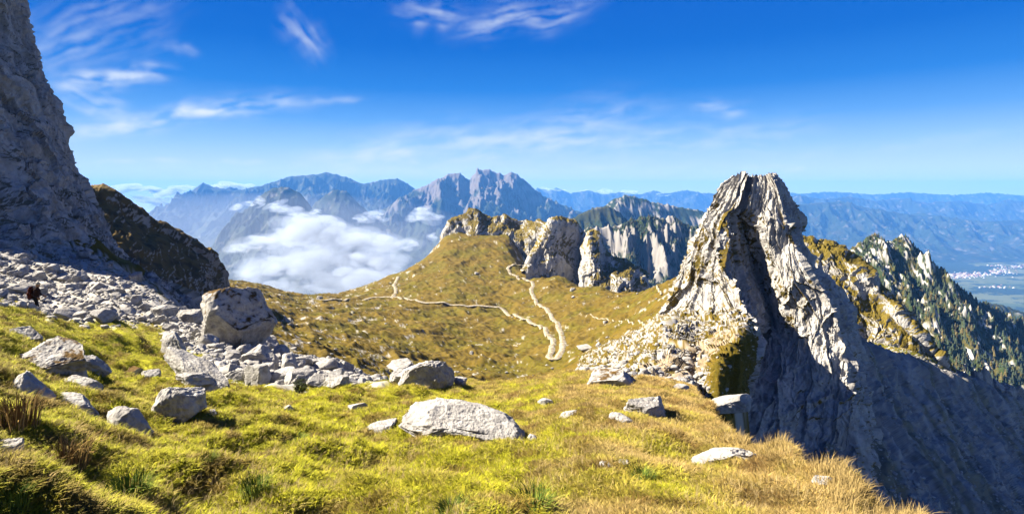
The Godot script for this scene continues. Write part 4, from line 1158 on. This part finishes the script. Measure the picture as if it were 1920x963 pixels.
# A tuft of bent blades about one unit tall.
func tuft_mesh(sd: int, blades: int, spread: float, lean: float, wide: float, up := 0.6) -> ArrayMesh:
	var r := RandomNumberGenerator.new()
	r.seed = sd
	var v := PackedVector3Array()
	var nn := PackedVector3Array()
	var idx := PackedInt32Array()
	for k in blades:
		var a := r.randf() * TAU
		var root := Vector3(cos(a), 0, sin(a)) * spread * sqrt(r.randf())
		var b := a + r.randf_range(-0.9, 0.9)
		var out := Vector3(cos(b), 0, sin(b))
		var side := Vector3(-out.z, 0, out.x) * wide
		var h := r.randf_range(0.55, 1.0)
		var l := lean * r.randf_range(0.3, 1.2)
		var mid := root + out * l * 0.35 * h + Vector3.UP * h * 0.6
		var tip := root + out * l * h + Vector3.UP * h * (1.0 - 0.25 * l)
		var n0 := (out + Vector3.UP * up * 2.0).normalized()
		var base := v.size()
		v.append_array([root - side + Vector3(0, -0.08, 0), root + side + Vector3(0, -0.08, 0), mid - side * 0.8, mid + side * 0.8, tip])
		for e in 5: nn.append(n0)
		idx.append_array([base, base + 1, base + 2, base + 1, base + 3, base + 2, base + 2, base + 3, base + 4])
		# the other side of the blade, a hair behind it
		var off := out * wide * -0.12
		for e in 5:
			v.append(v[base + e] + off)
			nn.append((Vector3.UP * up * 2.0 - out).normalized())
		base += 5
		idx.append_array([base, base + 2, base + 1, base + 1, base + 2, base + 3, base + 2, base + 4, base + 3])
	var arr := []
	arr.resize(Mesh.ARRAY_MAX)
	arr[Mesh.ARRAY_VERTEX] = v
	arr[Mesh.ARRAY_NORMAL] = nn
	arr[Mesh.ARRAY_INDEX] = idx
	var m := ArrayMesh.new()
	m.add_surface_from_arrays(Mesh.PRIMITIVE_TRIANGLES, arr)
	return m

func build_grass() -> void:
	var r := RandomNumberGenerator.new()
	r.seed = 9
	var meshes := [tuft_mesh(1, 14, 0.8, 0.8, 0.04), tuft_mesh(2, 14, 0.7, 0.9, 0.03), tuft_mesh(3, 18, 1.0, 1.1, 0.05)]
	var spots := [[], [], []]
	var cols := [[], [], []]
	for k in 370000:
		var d := 3.4 * pow(44.0 / 3.4, r.randf())
		var a := r.randf_range(-1.0, 1.0)
		var x := a * d
		var y := land(x, -d)
		if land(x, -d) - land0(x * (d + 0.5) / d, -d - 0.5) > 0.75: continue
		var p := Vector3(x, y, -d)
		if d > 19.0 and stones_here(p) > 0.3: continue
		var c := meadow_color(x, -d)
		var dry := clampf((c.r - c.g) / 0.12, 0.0, 1.0)
		var kind := 0 if r.randf() > 0.25 + 0.65 * dry else (1 if r.randf() < 0.75 else 2)
		var s := (0.033 if kind == 0 else 0.055 if kind == 1 else 0.042) * r.randf_range(0.6, 1.5) * (1.0 + d / 45.0)
		var wd := s * r.randf_range(0.9, 1.5) + 0.025
		var t := Basis.from_euler(Vector3(r.randf_range(-0.25, 0.25), r.randf() * TAU, r.randf_range(-0.25, 0.25))).scaled(Vector3(wd, s, wd))
		spots[kind].append(Transform3D(t, p))
		var v := r.randf_range(0.55, 1.45)
		var cc := Color(c.r * v, c.g * v * r.randf_range(0.92, 1.06), c.b * v)
		if r.randf() < 0.12 + 0.2 * dry: cc = cc.lerp(STRAW, 0.7)
		cols[kind].append(cc)
	var names := ["meadow_grass", "dry_grass", "matted_grass"]
	var labels := ["short yellow-green grass covering the meadow", "tawny dry grass stalks over the meadow", "matted grass and low heath over the meadow"]
	var ss := []
	var sc := []
	for k in 30000:
		var d := 3.6 * pow(30.0 / 3.6, r.randf())
		var x := r.randf_range(-0.95, 0.95) * d
		if n5.get_noise_2d(x * 0.5 + 20.0, d * 0.5) < 0.02: continue
		if land(x, -d) - land0(x * (d + 0.5) / d, -d - 0.5) > 0.75: continue
		var p := Vector3(x, land(x, -d), -d)
		if d > 19.0 and stones_here(p) > 0.3: continue
		var s := r.randf_range(0.07, 0.17)
		ss.append(Transform3D(Basis.from_euler(Vector3(r.randf_range(-0.3, 0.3), r.randf() * TAU, 0)).scaled(Vector3(s, s, s)), p))
		var v := r.randf_range(0.7, 1.3)
		sc.append(Color(0.46 * v, 0.35 * v, 0.17 * v))
	# taller growth crowding the feet of the boulders
	for q in feet:
		for k in int(clampf(q[1] * 90.0, 14, 170)):
			var ang := r.randf() * TAU
			var x: float = q[0].x + cos(ang) * q[1] * r.randf_range(0.7, 1.12)
			var z: float = q[0].z + sin(ang) * q[1] * q[2] * r.randf_range(0.7, 1.15)
			var s := r.randf_range(0.05, 0.13)
			spots[1].append(Transform3D(Basis.from_euler(Vector3(0, r.randf() * TAU, 0)).scaled(Vector3(s, s, s)), Vector3(x, land(x, z), z)))
			var c := meadow_color(x, z)
			var v := r.randf_range(0.5, 1.1)
			cols[1].append(Color(c.r * v, c.g * v, c.b * v))
	scatter("straw_stalks", tuft_mesh(8, 4, 0.4, 0.7, 0.012), M.grass, ss, sc, "thin bleached stalks standing in the meadow grass")
	var tp := []
	var tc := []
	for k in 60000:
		var d := 60.0 * pow(760.0 / 60.0, r.randf())
		var x := r.randf_range(-0.5, 0.30) * d
		var f := n5.get_noise_2d(x * 0.05 + 3.0, d * 0.05)
		if f < -0.05: continue
		var s := r.randf_range(0.14, 0.34) * (0.7 + d / 400.0)
		tp.append(Transform3D(Basis.from_euler(Vector3(0, r.randf() * TAU, 0)).scaled(Vector3(s * 1.8, s, s * 1.8)), Vector3(x, land(x, -d), -d)))
		var v := r.randf_range(0.7, 1.3)
		var c := Color(0.172, 0.125, 0.022).lerp(Color(0.10, 0.08, 0.016), clampf(f * 2.5, 0, 1)) if r.randf() < 0.85 else Color(0.22, 0.155, 0.035)
		tc.append(Color(c.r * v, c.g * v, c.b * v))
	scatter("pasture_tussocks", meshes[2], M.grass, tp, tc, "brown and olive grass tussocks over the pasture")
	for k in 3: scatter(names[k], meshes[k], M.grass, spots[k], cols[k], labels[k])
	# stalks on the brink of the gully
	var sp := []
	var cl := []
	for k in 1500:
		var px := r.randf_range(1330, 1740)
		var a := (px - 960.0) / F
		var d := 4.0
		while d < 17.0 and land0(a * d, -d) - land0(a * (d + 0.3), -d - 0.3) < 0.25: d += 0.1
		d -= absf(r.randfn()) * 0.7
		if n5.get_noise_2d(px * 0.02, d) < -0.12: continue
		var s := r.randf_range(0.10, 0.30)
		sp.append(Transform3D(Basis.from_euler(Vector3(0, r.randf() * TAU, 0)).scaled(Vector3(s * 0.7, s, s * 0.7)), Vector3(a * d, land(a * d, -d), -d)))
		var v := r.randf_range(0.8, 1.3)
		cl.append(Color(0.36 * v, 0.26 * v, 0.10 * v))
	scatter("grass_stalks", tuft_mesh(7, 8, 0.35, 0.9, 0.014), M.grass, sp, cl, "long bleached grass stalks nodding along the brink of the gully")
	# single dark tufts
	for q in [[242, 930, 84, 50, "large dark green sedge tuft in bright grass"], [390, 868, 34, 26, "small dark leafy tuft below the pyramid-shaped boulder"], [478, 925, 62, 40, "arching sedge tuft right of the large dark tuft"], [540, 842, 40, 18, "flat dark tuft lying beside a paler one"], [556, 824, 40, 12, "low dark strip of sedge above the flat dark tuft"], [1000, 950, 80, 40, "dark spreading sedge tuft among dry grass"], [850, 962, 70, 26, "bright green clump beside the dark spreading sedge tuft"], [20, 955, 60, 60, "dark sedge tuft beside the blunt outcrop"], [120, 880, 90, 70, "brown bearded tussock below the narrow pale rib"], [30, 800, 90, 80, "dark overhung tussock on the steep bank"], [1205, 900, 50, 26, "dull green tuft in the tawny grass"]]:
		var at := hit(q[0], q[1])
		var s: float = q[2] / F * -at.z * 0.5
		var hh: float = q[3] / F * -at.z
		var brown: bool = q[4].contains("brown") or q[4].contains("overhung")
		var t := thing("grass_tuft", at, q[4], "grass tuft")
		var m := StandardMaterial3D.new()
		m.albedo_color = (Color(0.10, 0.065, 0.025) if brown else Color(0.055, 0.085, 0.016)).linear_to_srgb()
		m.roughness = 0.9
		m.metallic_specular = 0.1
		var o := put("blades", tuft_mesh(int(q[0]) + 50, 150, 0.75, 0.9, 0.022, 0.3), m, t)
		o.scale = Vector3(s, hh, s)
		m = m.duplicate()
		m.albedo_color = (Color(0.26, 0.17, 0.06) if brown else Color(0.17, 0.19, 0.03)).linear_to_srgb()
		o = put("dry_blades", tuft_mesh(int(q[0]) + 51, 60, 0.8, 1.1, 0.018, 0.3), m, t)
		o.scale = Vector3(s * 1.1, hh, s * 1.1)
	# the little shrub at the edge of the scree
	var at := hit(563, 738, 10.0)
	var sh := thing("shrub", at, "small dark green shrub at the lower edge of the scree", "shrub")
	var bark := StandardMaterial3D.new()
	bark.albedo_color = Color(0.09, 0.06, 0.04).linear_to_srgb()
	var leafy := StandardMaterial3D.new()
	leafy.albedo_color = Color(0.06, 0.085, 0.02).linear_to_srgb()
	leafy.roughness = 0.7
	var hgt := 34.0 / F * -at.z
	var st := tuft_mesh(801, 14, 0.2, 0.9, 0.02, 0.1)
	put("stem", st, bark, sh).scale = Vector3.ONE * hgt * 0.8
	var fo := SurfaceTool.new()
	fo.begin(Mesh.PRIMITIVE_TRIANGLES)
	for k in 900:
		var dir := Vector3(r.randfn(), r.randfn(), r.randfn()).normalized()
		var c := Vector3(dir.x * 0.42, 0.52 + dir.y * 0.45, dir.z * 0.42) * hgt * r.randf_range(0.5, 1.0)
		c *= 1.0 + 0.25 * n3.get_noise_3d(dir.x * 2.0, dir.y * 2.0, dir.z * 2.0)
		var u := Vector3(r.randfn(), r.randfn(), r.randfn()).normalized() * hgt * 0.07
		var w := u.cross(dir).normalized() * hgt * 0.03
		fo.set_normal((dir + Vector3.UP * 0.3).normalized())
		for e in [c - w, c + w, c + u]: fo.add_vertex(e)
	put("foliage", fo.commit(), leafy, sh)

# A bank of cloud: many overlapping soft billows, each list entry [px, py, half width, half height] in pixels.
func cloud(label: String, list: Array, d0: float, spread: float, each: int, sd: int, thick: float, lean := 0.0, flat := 0.62) -> void:
	var r := RandomNumberGenerator.new()
	r.seed = sd
	var mid := Vector2()
	for q in list: mid += Vector2(q[0], q[1]) / list.size()
	var c := thing("cloud", P(mid.x, mid.y, d0), label, "cloud")
	var fm := FogMaterial.new()
	fm.albedo = Color(0.80, 0.86, 0.96)
	fm.density = thick
	var thin := fm.duplicate()
	thin.density = thick * 0.3
	for q in list:
		for k in each:
			var d: float = d0 + r.randf_range(-1, 1) * spread - (q[1] - mid.y) * lean
			var ang := r.randf() * TAU
			var rad := sqrt(r.randf()) * 0.8
			var big := r.randf() < 0.3
			var w: float = (0.9 * q[3] + 0.26 * q[2]) / F * d * (r.randf_range(1.3, 2.2) if big else r.randf_range(0.4, 1.0))
			var f := FogVolume.new()
			f.name = "billow"
			f.shape = RenderingServer.FOG_VOLUME_SHAPE_ELLIPSOID
			f.material = thin if big else fm
			f.position = P(q[0] + cos(ang) * rad * q[2], q[1] + sin(ang) * rad * q[3], d) - c.position
			f.rotation = Vector3(0, r.randf() * TAU, r.randf_range(-0.4, 0.4))
			f.size = Vector3(w * r.randf_range(0.9, 1.9), w * flat * r.randf_range(0.6, 1.0), w * r.randf_range(0.8, 1.3))
			c.add_child(f, true)

func build_clouds() -> void:
	cloud("broad white cloud filling the valley beyond the pasture", [[590, 425, 60, 24], [545, 445, 50, 18], [645, 450, 55, 22], [700, 455, 50, 18], [752, 458, 36, 12], [485, 455, 42, 15], [446, 466, 24, 10], [600, 485, 100, 24], [520, 502, 70, 20], [700, 490, 60, 18], [462, 514, 34, 12], [640, 522, 100, 18], [505, 535, 50, 14], [735, 512, 40, 12], [570, 545, 70, 10]], 2400, 250, 22, 31, 0.0075, 5.0)
	cloud("row of small white clouds along the dark wooded mountain", [[443, 387, 9, 7], [472, 380, 14, 6], [487, 373, 7, 7], [505, 386, 24, 8], [535, 393, 28, 7], [560, 401, 22, 5], [593, 398, 10, 6]], 5200, 120, 11, 32, 0.009)
	cloud("pair of small white clouds above the broad cloud", [[676, 410, 18, 8], [702, 402, 16, 8], [722, 411, 8, 5]], 5200, 100, 12, 33, 0.009)
	cloud("small white cloud touching the end of the rocky crest", [[793, 400, 24, 14], [815, 408, 16, 7], [778, 410, 16, 7]], 4200, 100, 12, 34, 0.009)
	cloud("thin white cloud low behind the rocky crest", [[820, 440, 28, 7], [845, 450, 20, 6]], 3400, 100, 7, 35, 0.012)
	cloud("bright bank of cloud on the horizon beside the pointed mountain", [[250, 352, 60, 5], [310, 358, 40, 6], [290, 375, 40, 8], [340, 352, 30, 4], [430, 350, 50, 4], [215, 358, 30, 6]], 16500, 600, 16, 36, 0.011, 0.0, 0.34)
	cloud("low strip of white cloud between the farthest peaks", [[1110, 358, 45, 2.5], [1180, 360, 40, 2.5], [1240, 365, 20, 3], [1040, 356, 30, 2]], 18800, 300, 7, 37, 0.004, 0.0, 0.25)
	# thin mist lying in the left valley
	var fm := FogMaterial.new()
	fm.albedo = Color(0.93, 0.96, 1.0)
	fm.density = 0.000028
	for q in [[520, 470, 4200, 420, 110], [400, 430, 6500, 330, 70], [680, 500, 3300, 300, 80]]:
		var f := FogVolume.new()
		f.name = numbered("mist_cloud")
		f.shape = RenderingServer.FOG_VOLUME_SHAPE_ELLIPSOID
		f.material = fm
		f.position = P(q[0], q[1], q[2])
		f.size = Vector3(q[3] / F * q[2] * 2.0, q[4] / F * q[2] * 2.0, 3800)
		add_child(f)
		tag(f, "thin pale mist lying in the deep valley", "", "", "stuff")

# ---------------------------------------------------------------- the hiker

# Surface nets round tapered capsules [a, b, radius at a, radius at b], joined smoothly.
func nets(bones: Array, cell: float, soft: float) -> Array:
	var lo := Vector3.ONE * 1e9
	var hi := -lo
	for q in bones:
		for e in 2:
			lo = lo.min(q[e] - Vector3.ONE * (q[2 + e] + cell * 3.0))
			hi = hi.max(q[e] + Vector3.ONE * (q[2 + e] + cell * 3.0))
	var nx := ceili((hi.x - lo.x) / cell)
	var ny := ceili((hi.y - lo.y) / cell)
	var nz := ceili((hi.z - lo.z) / cell)
	var f := PackedFloat32Array()
	f.resize(nx * ny * nz)
	for k in nz:
		for j in ny:
			for i in nx:
				var p := lo + Vector3(i, j, k) * cell
				var acc := 0.0
				for q in bones:
					var ab: Vector3 = q[1] - q[0]
					var t := clampf((p - q[0]).dot(ab) / maxf(ab.length_squared(), 1e-9), 0, 1)
					acc += exp(-((p - q[0] - ab * t).length() - lerpf(q[2], q[3], t)) / soft)
				f[(k * ny + j) * nx + i] = -log(maxf(acc, 1e-30)) * soft
	var v := PackedVector3Array()
	var at := {}
	for k in nz - 1:
		for j in ny - 1:
			for i in nx - 1:
				var sum := Vector3()
				var n := 0
				for e in [[0, 0, 0, 1, 0, 0], [0, 1, 0, 1, 1, 0], [0, 0, 1, 1, 0, 1], [0, 1, 1, 1, 1, 1], [0, 0, 0, 0, 1, 0], [1, 0, 0, 1, 1, 0], [0, 0, 1, 0, 1, 1], [1, 0, 1, 1, 1, 1], [0, 0, 0, 0, 0, 1], [1, 0, 0, 1, 0, 1], [0, 1, 0, 0, 1, 1], [1, 1, 0, 1, 1, 1]]:
					var a := f[((k + e[2]) * ny + j + e[1]) * nx + i + e[0]]
					var b := f[((k + e[5]) * ny + j + e[4]) * nx + i + e[3]]
					if (a < 0) != (b < 0):
						sum += Vector3(i + e[0], j + e[1], k + e[2]).lerp(Vector3(i + e[3], j + e[4], k + e[5]), a / (a - b))
						n += 1
				if n:
					at[(k * ny + j) * nx + i] = v.size()
					v.append(lo + sum / n * cell)
	var idx := PackedInt32Array()
	var step := [1, nx, nx * ny]
	for k in range(1, nz - 1):
		for j in range(1, ny - 1):
			for i in range(1, nx - 1):
				var c := (k * ny + j) * nx + i
				for ax in 3:
					if (f[c] < 0) == (f[c + step[ax]] < 0): continue
					var u: int = step[(ax + 1) % 3]
					var w: int = step[(ax + 2) % 3]
					var q := [at.get(c, -1), at.get(c - u, -1), at.get(c - u - w, -1), at.get(c - w, -1)]
					if q.min() < 0: continue
					if f[c] < 0: idx.append_array([q[0], q[2], q[1], q[0], q[3], q[2]])
					else: idx.append_array([q[0], q[1], q[2], q[0], q[2], q[3]])
	var nor := PackedVector3Array()
	nor.resize(v.size())
	for t in range(0, idx.size(), 3):
		var n := (v[idx[t + 2]] - v[idx[t]]).cross(v[idx[t + 1]] - v[idx[t]])
		for e in 3: nor[idx[t + e]] += n
	for i in nor.size(): nor[i] = nor[i].normalized()
	return [v, nor, idx]

func net_mesh(bones: Array, cell: float, soft: float, paint: Callable) -> ArrayMesh:
	var g := nets(bones, cell, soft)
	var col := PackedColorArray()
	for p in g[0]: col.append(paint.call(p))
	var arr := []
	arr.resize(Mesh.ARRAY_MAX)
	arr[Mesh.ARRAY_VERTEX] = g[0]
	arr[Mesh.ARRAY_NORMAL] = g[1]
	arr[Mesh.ARRAY_COLOR] = col
	arr[Mesh.ARRAY_INDEX] = g[2]
	var m := ArrayMesh.new()
	m.add_surface_from_arrays(Mesh.PRIMITIVE_TRIANGLES, arr)
	return m

func build_hiker() -> void:
	# walking to the right (+x), seen from the side; the pack is on the back (-x)
	var at := hit(66, 590, 30.0)
	var man := thing("person", at, "hiker in dark clothes and pale cap standing on the scree edge", "person")
	var B := func(a, b, ra, rb): return [a, b, ra, rb]
	var bones := [
		B.call(Vector3(0, 0.95, 0), Vector3(0.03, 1.2, 0), 0.145, 0.14), B.call(Vector3(0.03, 1.2, 0), Vector3(0.05, 1.4, 0), 0.15, 0.12),
		B.call(Vector3(0.04, 1.42, -0.17), Vector3(0.04, 1.42, 0.17), 0.07, 0.07), B.call(Vector3(0.05, 1.42, 0), Vector3(0.08, 1.55, 0), 0.06, 0.055),
		B.call(Vector3(0.09, 1.63, 0), Vector3(0.10, 1.70, 0), 0.085, 0.092), B.call(Vector3(0.17, 1.635, 0), Vector3(0.195, 1.625, 0), 0.018, 0.012),
		B.call(Vector3(0, 0.93, 0.09), Vector3(0.13, 0.52, 0.1), 0.095, 0.062), B.call(Vector3(0.13, 0.52, 0.1), Vector3(0.08, 0.1, 0.1), 0.06, 0.04), B.call(Vector3(0.06, 0.05, 0.1), Vector3(0.24, 0.04, 0.11), 0.05, 0.04),
		B.call(Vector3(0, 0.93, -0.09), Vector3(-0.03, 0.5, -0.1), 0.095, 0.062), B.call(Vector3(-0.03, 0.5, -0.1), Vector3(-0.16, 0.12, -0.1), 0.06, 0.04), B.call(Vector3(-0.18, 0.06, -0.1), Vector3(-0.01, 0.04, -0.11), 0.05, 0.04),
	]
	for s in [-1.0, 1.0]:
		var sh := Vector3(0.04, 1.41, 0.19 * s)
		var el := Vector3(-0.02 if s > 0 else 0.1, 1.13, 0.25 * s)
		var wr := Vector3(0.18 if s > 0 else 0.27, 0.98 if s > 0 else 1.02, 0.23 * s)
		bones.append(B.call(sh, el, 0.055, 0.045))
		bones.append(B.call(el, wr, 0.043, 0.03))
		var fw := (wr - el).normalized()
		bones.append(B.call(wr, wr + fw * 0.07, 0.028, 0.03))
		for f in 4:
			var k := wr + fw * 0.08 + Vector3(0, (f - 1.5) * 0.02, 0)
			bones.append(B.call(k, k + fw * (0.05 - 0.006 * absf(f - 1.2)) + Vector3(0, -0.02, 0), 0.011, 0.009))
		bones.append(B.call(wr + fw * 0.03, wr + fw * 0.07 + Vector3(0, 0.03, -0.02 * s), 0.012, 0.01))
	var paint := func(p: Vector3) -> Color:
		if p.y > 1.56 or (p.y < 1.05 and p.x > 0.17 and absf(p.z) > 0.17): return Color(0.42, 0.25, 0.17)
		if p.y < 0.11: return Color(0.05, 0.035, 0.025)
		return Color(0.02, 0.02, 0.028) if p.y < 0.98 else Color(0.045, 0.025, 0.025)
	put("body", net_mesh(bones, 0.02, 0.02, paint), M.land, man)
	put("cap", net_mesh([[Vector3(0.09, 1.73, 0), Vector3(0.10, 1.76, 0), 0.10, 0.085], [Vector3(0.16, 1.735, 0), Vector3(0.24, 1.725, 0), 0.035, 0.02]], 0.02, 0.015, func(p): return Color(0.4, 0.38, 0.34)), M.land, man)
	var pack := thing("backpack", at + Vector3(-0.24, 1.0, 0), "dark red backpack on the hiker's back", "backpack")
	put("bag", net_mesh([[Vector3(0, 0.0, -0.09), Vector3(0, 0.0, 0.09), 0.11, 0.11], [Vector3(-0.02, 0.2, -0.09), Vector3(-0.02, 0.2, 0.09), 0.13, 0.13], [Vector3(0.0, 0.42, -0.07), Vector3(0.0, 0.42, 0.07), 0.11, 0.11]], 0.025, 0.03, func(p): return Color(0.09, 0.02, 0.015)), M.land, pack)
	put("lid", net_mesh([[Vector3(0.01, 0.53, -0.08), Vector3(0.01, 0.53, 0.08), 0.07, 0.07]], 0.025, 0.03, func(p): return Color(0.06, 0.015, 0.012)), M.land, pack)
	for s in [-1.0, 1.0]:
		put("strap", net_mesh([[Vector3(0.14, 0.5, 0.12 * s), Vector3(0.30, 0.49, 0.12 * s), 0.025, 0.025], [Vector3(0.30, 0.49, 0.12 * s), Vector3(0.42, 0.3, 0.12 * s), 0.025, 0.02]], 0.02, 0.015, func(p): return Color(0.03, 0.02, 0.02)), M.land, pack)
	man.rotation.y = 0.3
	pack.rotation.y = 0.3
	pack.position = at + Basis(Vector3.UP, 0.3) * Vector3(-0.24, 1.0, 0)

# ---------------------------------------------------------------- woods and the far valley

func conifer_mesh() -> ArrayMesh:
	var st := SurfaceTool.new()
	st.begin(Mesh.PRIMITIVE_TRIANGLES)
	var r := RandomNumberGenerator.new()
	r.seed = 3
	for k in 4:
		var y0 := 0.08 + 0.21 * k
		var rad := 0.26 * (1.0 - 0.2 * k)
		for e in 7:
			var a := e * TAU / 7.0 + k
			var b := (e + 1) * TAU / 7.0 + k
			st.add_vertex(Vector3(cos(a) * rad * r.randf_range(0.7, 1.2), y0 + r.randf_range(-0.04, 0.04), sin(a) * rad))
			st.add_vertex(Vector3(0, y0 + 0.36, 0))
			st.add_vertex(Vector3(cos(b) * rad, y0, sin(b) * rad * r.randf_range(0.7, 1.2)))
	st.generate_normals()
	return st.commit()

# Woods over the green ground of the range built last.
func wood(called: String, label: String, mesh: Mesh, count: int, sd: int, lo: float, hi: float, keep: Callable) -> void:
	var r := RandomNumberGenerator.new()
	r.seed = sd
	var pos: PackedVector3Array = last.pos
	var col: PackedColorArray = last.col
	var spots := []
	var cols := []
	var n: int = last.w * last.rows
	var tries := 0
	while spots.size() < count and tries < count * 12:
		tries += 1
		var i := r.randi() % n
		if col[i].r > 0.12 or not keep.call(pos[i], r.randf()): continue
		var j := mini(i + 1, pos.size() - 1)
		var p := pos[i].lerp(pos[j], r.randf()) if pos[i].distance_to(pos[j]) < 20.0 else pos[i]
		var s := r.randf_range(lo, hi)
		spots.append(Transform3D(Basis.from_euler(Vector3(0, r.randf() * TAU, 0)).scaled(Vector3(s * r.randf_range(0.8, 1.3), s, s)), p - Vector3(0, s * 0.08, 0)))
		var v := r.randf_range(0.7, 1.4)
		var c := Color(0.03, 0.048, 0.016).lerp(Color(0.12, 0.085, 0.015), 0.8 if r.randf() < 0.18 else 0.0)
		cols.append(Color(c.r * v, c.g * v, c.b * v))
	scatter(called, mesh, M.wood, spots, cols, label)

func build_valley() -> void:
	# fields and a town far down on the right
	var w := 220
	var h := 160
	var pos := PackedVector3Array()
	var col := PackedColorArray()
	for j in h:
		for i in w:
			var d := lerpf(5200.0, 10200.0, j / float(h - 1))
			var x := lerpf(0.66, 1.15, i / float(w - 1)) * d
			pos.append(Vector3(x, -1262.0, -d))
			var f := plt.get_noise_2d(x * 0.0016, d * 0.0016 + 4.0)
			var open := n5.get_noise_2d(x * 0.00055 + 6.0, d * 0.0009)
			var c := Color(0.03, 0.045, 0.02)
			if open + 0.5 * n5.get_noise_2d(x * 0.003, d * 0.005) > 0.12: c = Color(0.07, 0.10, 0.03).lerp(Color(0.16, 0.17, 0.07), clampf(0.5 + 0.5 * f, 0, 1))
			col.append(c)
	var nor := grid_normals(w, h, pos, false)
	tag(put("valley_fields", grid_mesh(w, h, pos, nor, col, nor[500].y < 0), M.land), "", "", "", "structure")
	var r := RandomNumberGenerator.new()
	r.seed = 12
	var spots := []
	var cols := []
	for c in [[1812, 516, 45, 5, 260], [1880, 510, 30, 6, 90], [1905, 500, 30, 4, 40], [1868, 498, 20, 2, 16], [1890, 482, 14, 2, 8], [1870, 538, 30, 3, 18]]:
		for k in c[4]:
			var px: float = c[0] + r.randfn() * c[2] * 0.5
			var py: float = c[1] + r.randfn() * c[3] * 0.5
			var d := 1262.0 * F / (py - HY)
			var s := r.randf_range(9, 20)
			spots.append(Transform3D(Basis.from_euler(Vector3(0, r.randf() * TAU, 0)).scaled(Vector3(s * 1.5, s * 0.6, s)), Vector3((px - 960.0) / F * d, -1262.0, -d)))
			cols.append(Color(0.5, 0.48, 0.45) if r.randf() < 0.6 else Color(0.3, 0.16, 0.11))
	scatter("town_houses", house_mesh(), M.wood, spots, cols, "pale specks of a far-off town on the valley floor")

func house_mesh() -> ArrayMesh:
	var st := SurfaceTool.new()
	st.begin(Mesh.PRIMITIVE_TRIANGLES)
	var p := [Vector3(-.5, 0, -.5), Vector3(.5, 0, -.5), Vector3(.5, 0, .5), Vector3(-.5, 0, .5), Vector3(-.5, .8, -.5), Vector3(.5, .8, -.5), Vector3(.5, .8, .5), Vector3(-.5, .8, .5), Vector3(-.5, 1.3, 0), Vector3(.5, 1.3, 0)]
	for t in [[0, 4, 5], [0, 5, 1], [1, 5, 6], [1, 6, 2], [2, 6, 7], [2, 7, 3], [3, 7, 4], [3, 4, 0], [4, 8, 9], [4, 9, 5], [6, 9, 8], [6, 8, 7], [5, 9, 6], [7, 8, 4]]:
		for e in [t[0], t[2], t[1]]: st.add_vertex(p[e])
	st.generate_normals()
	return st.commit()
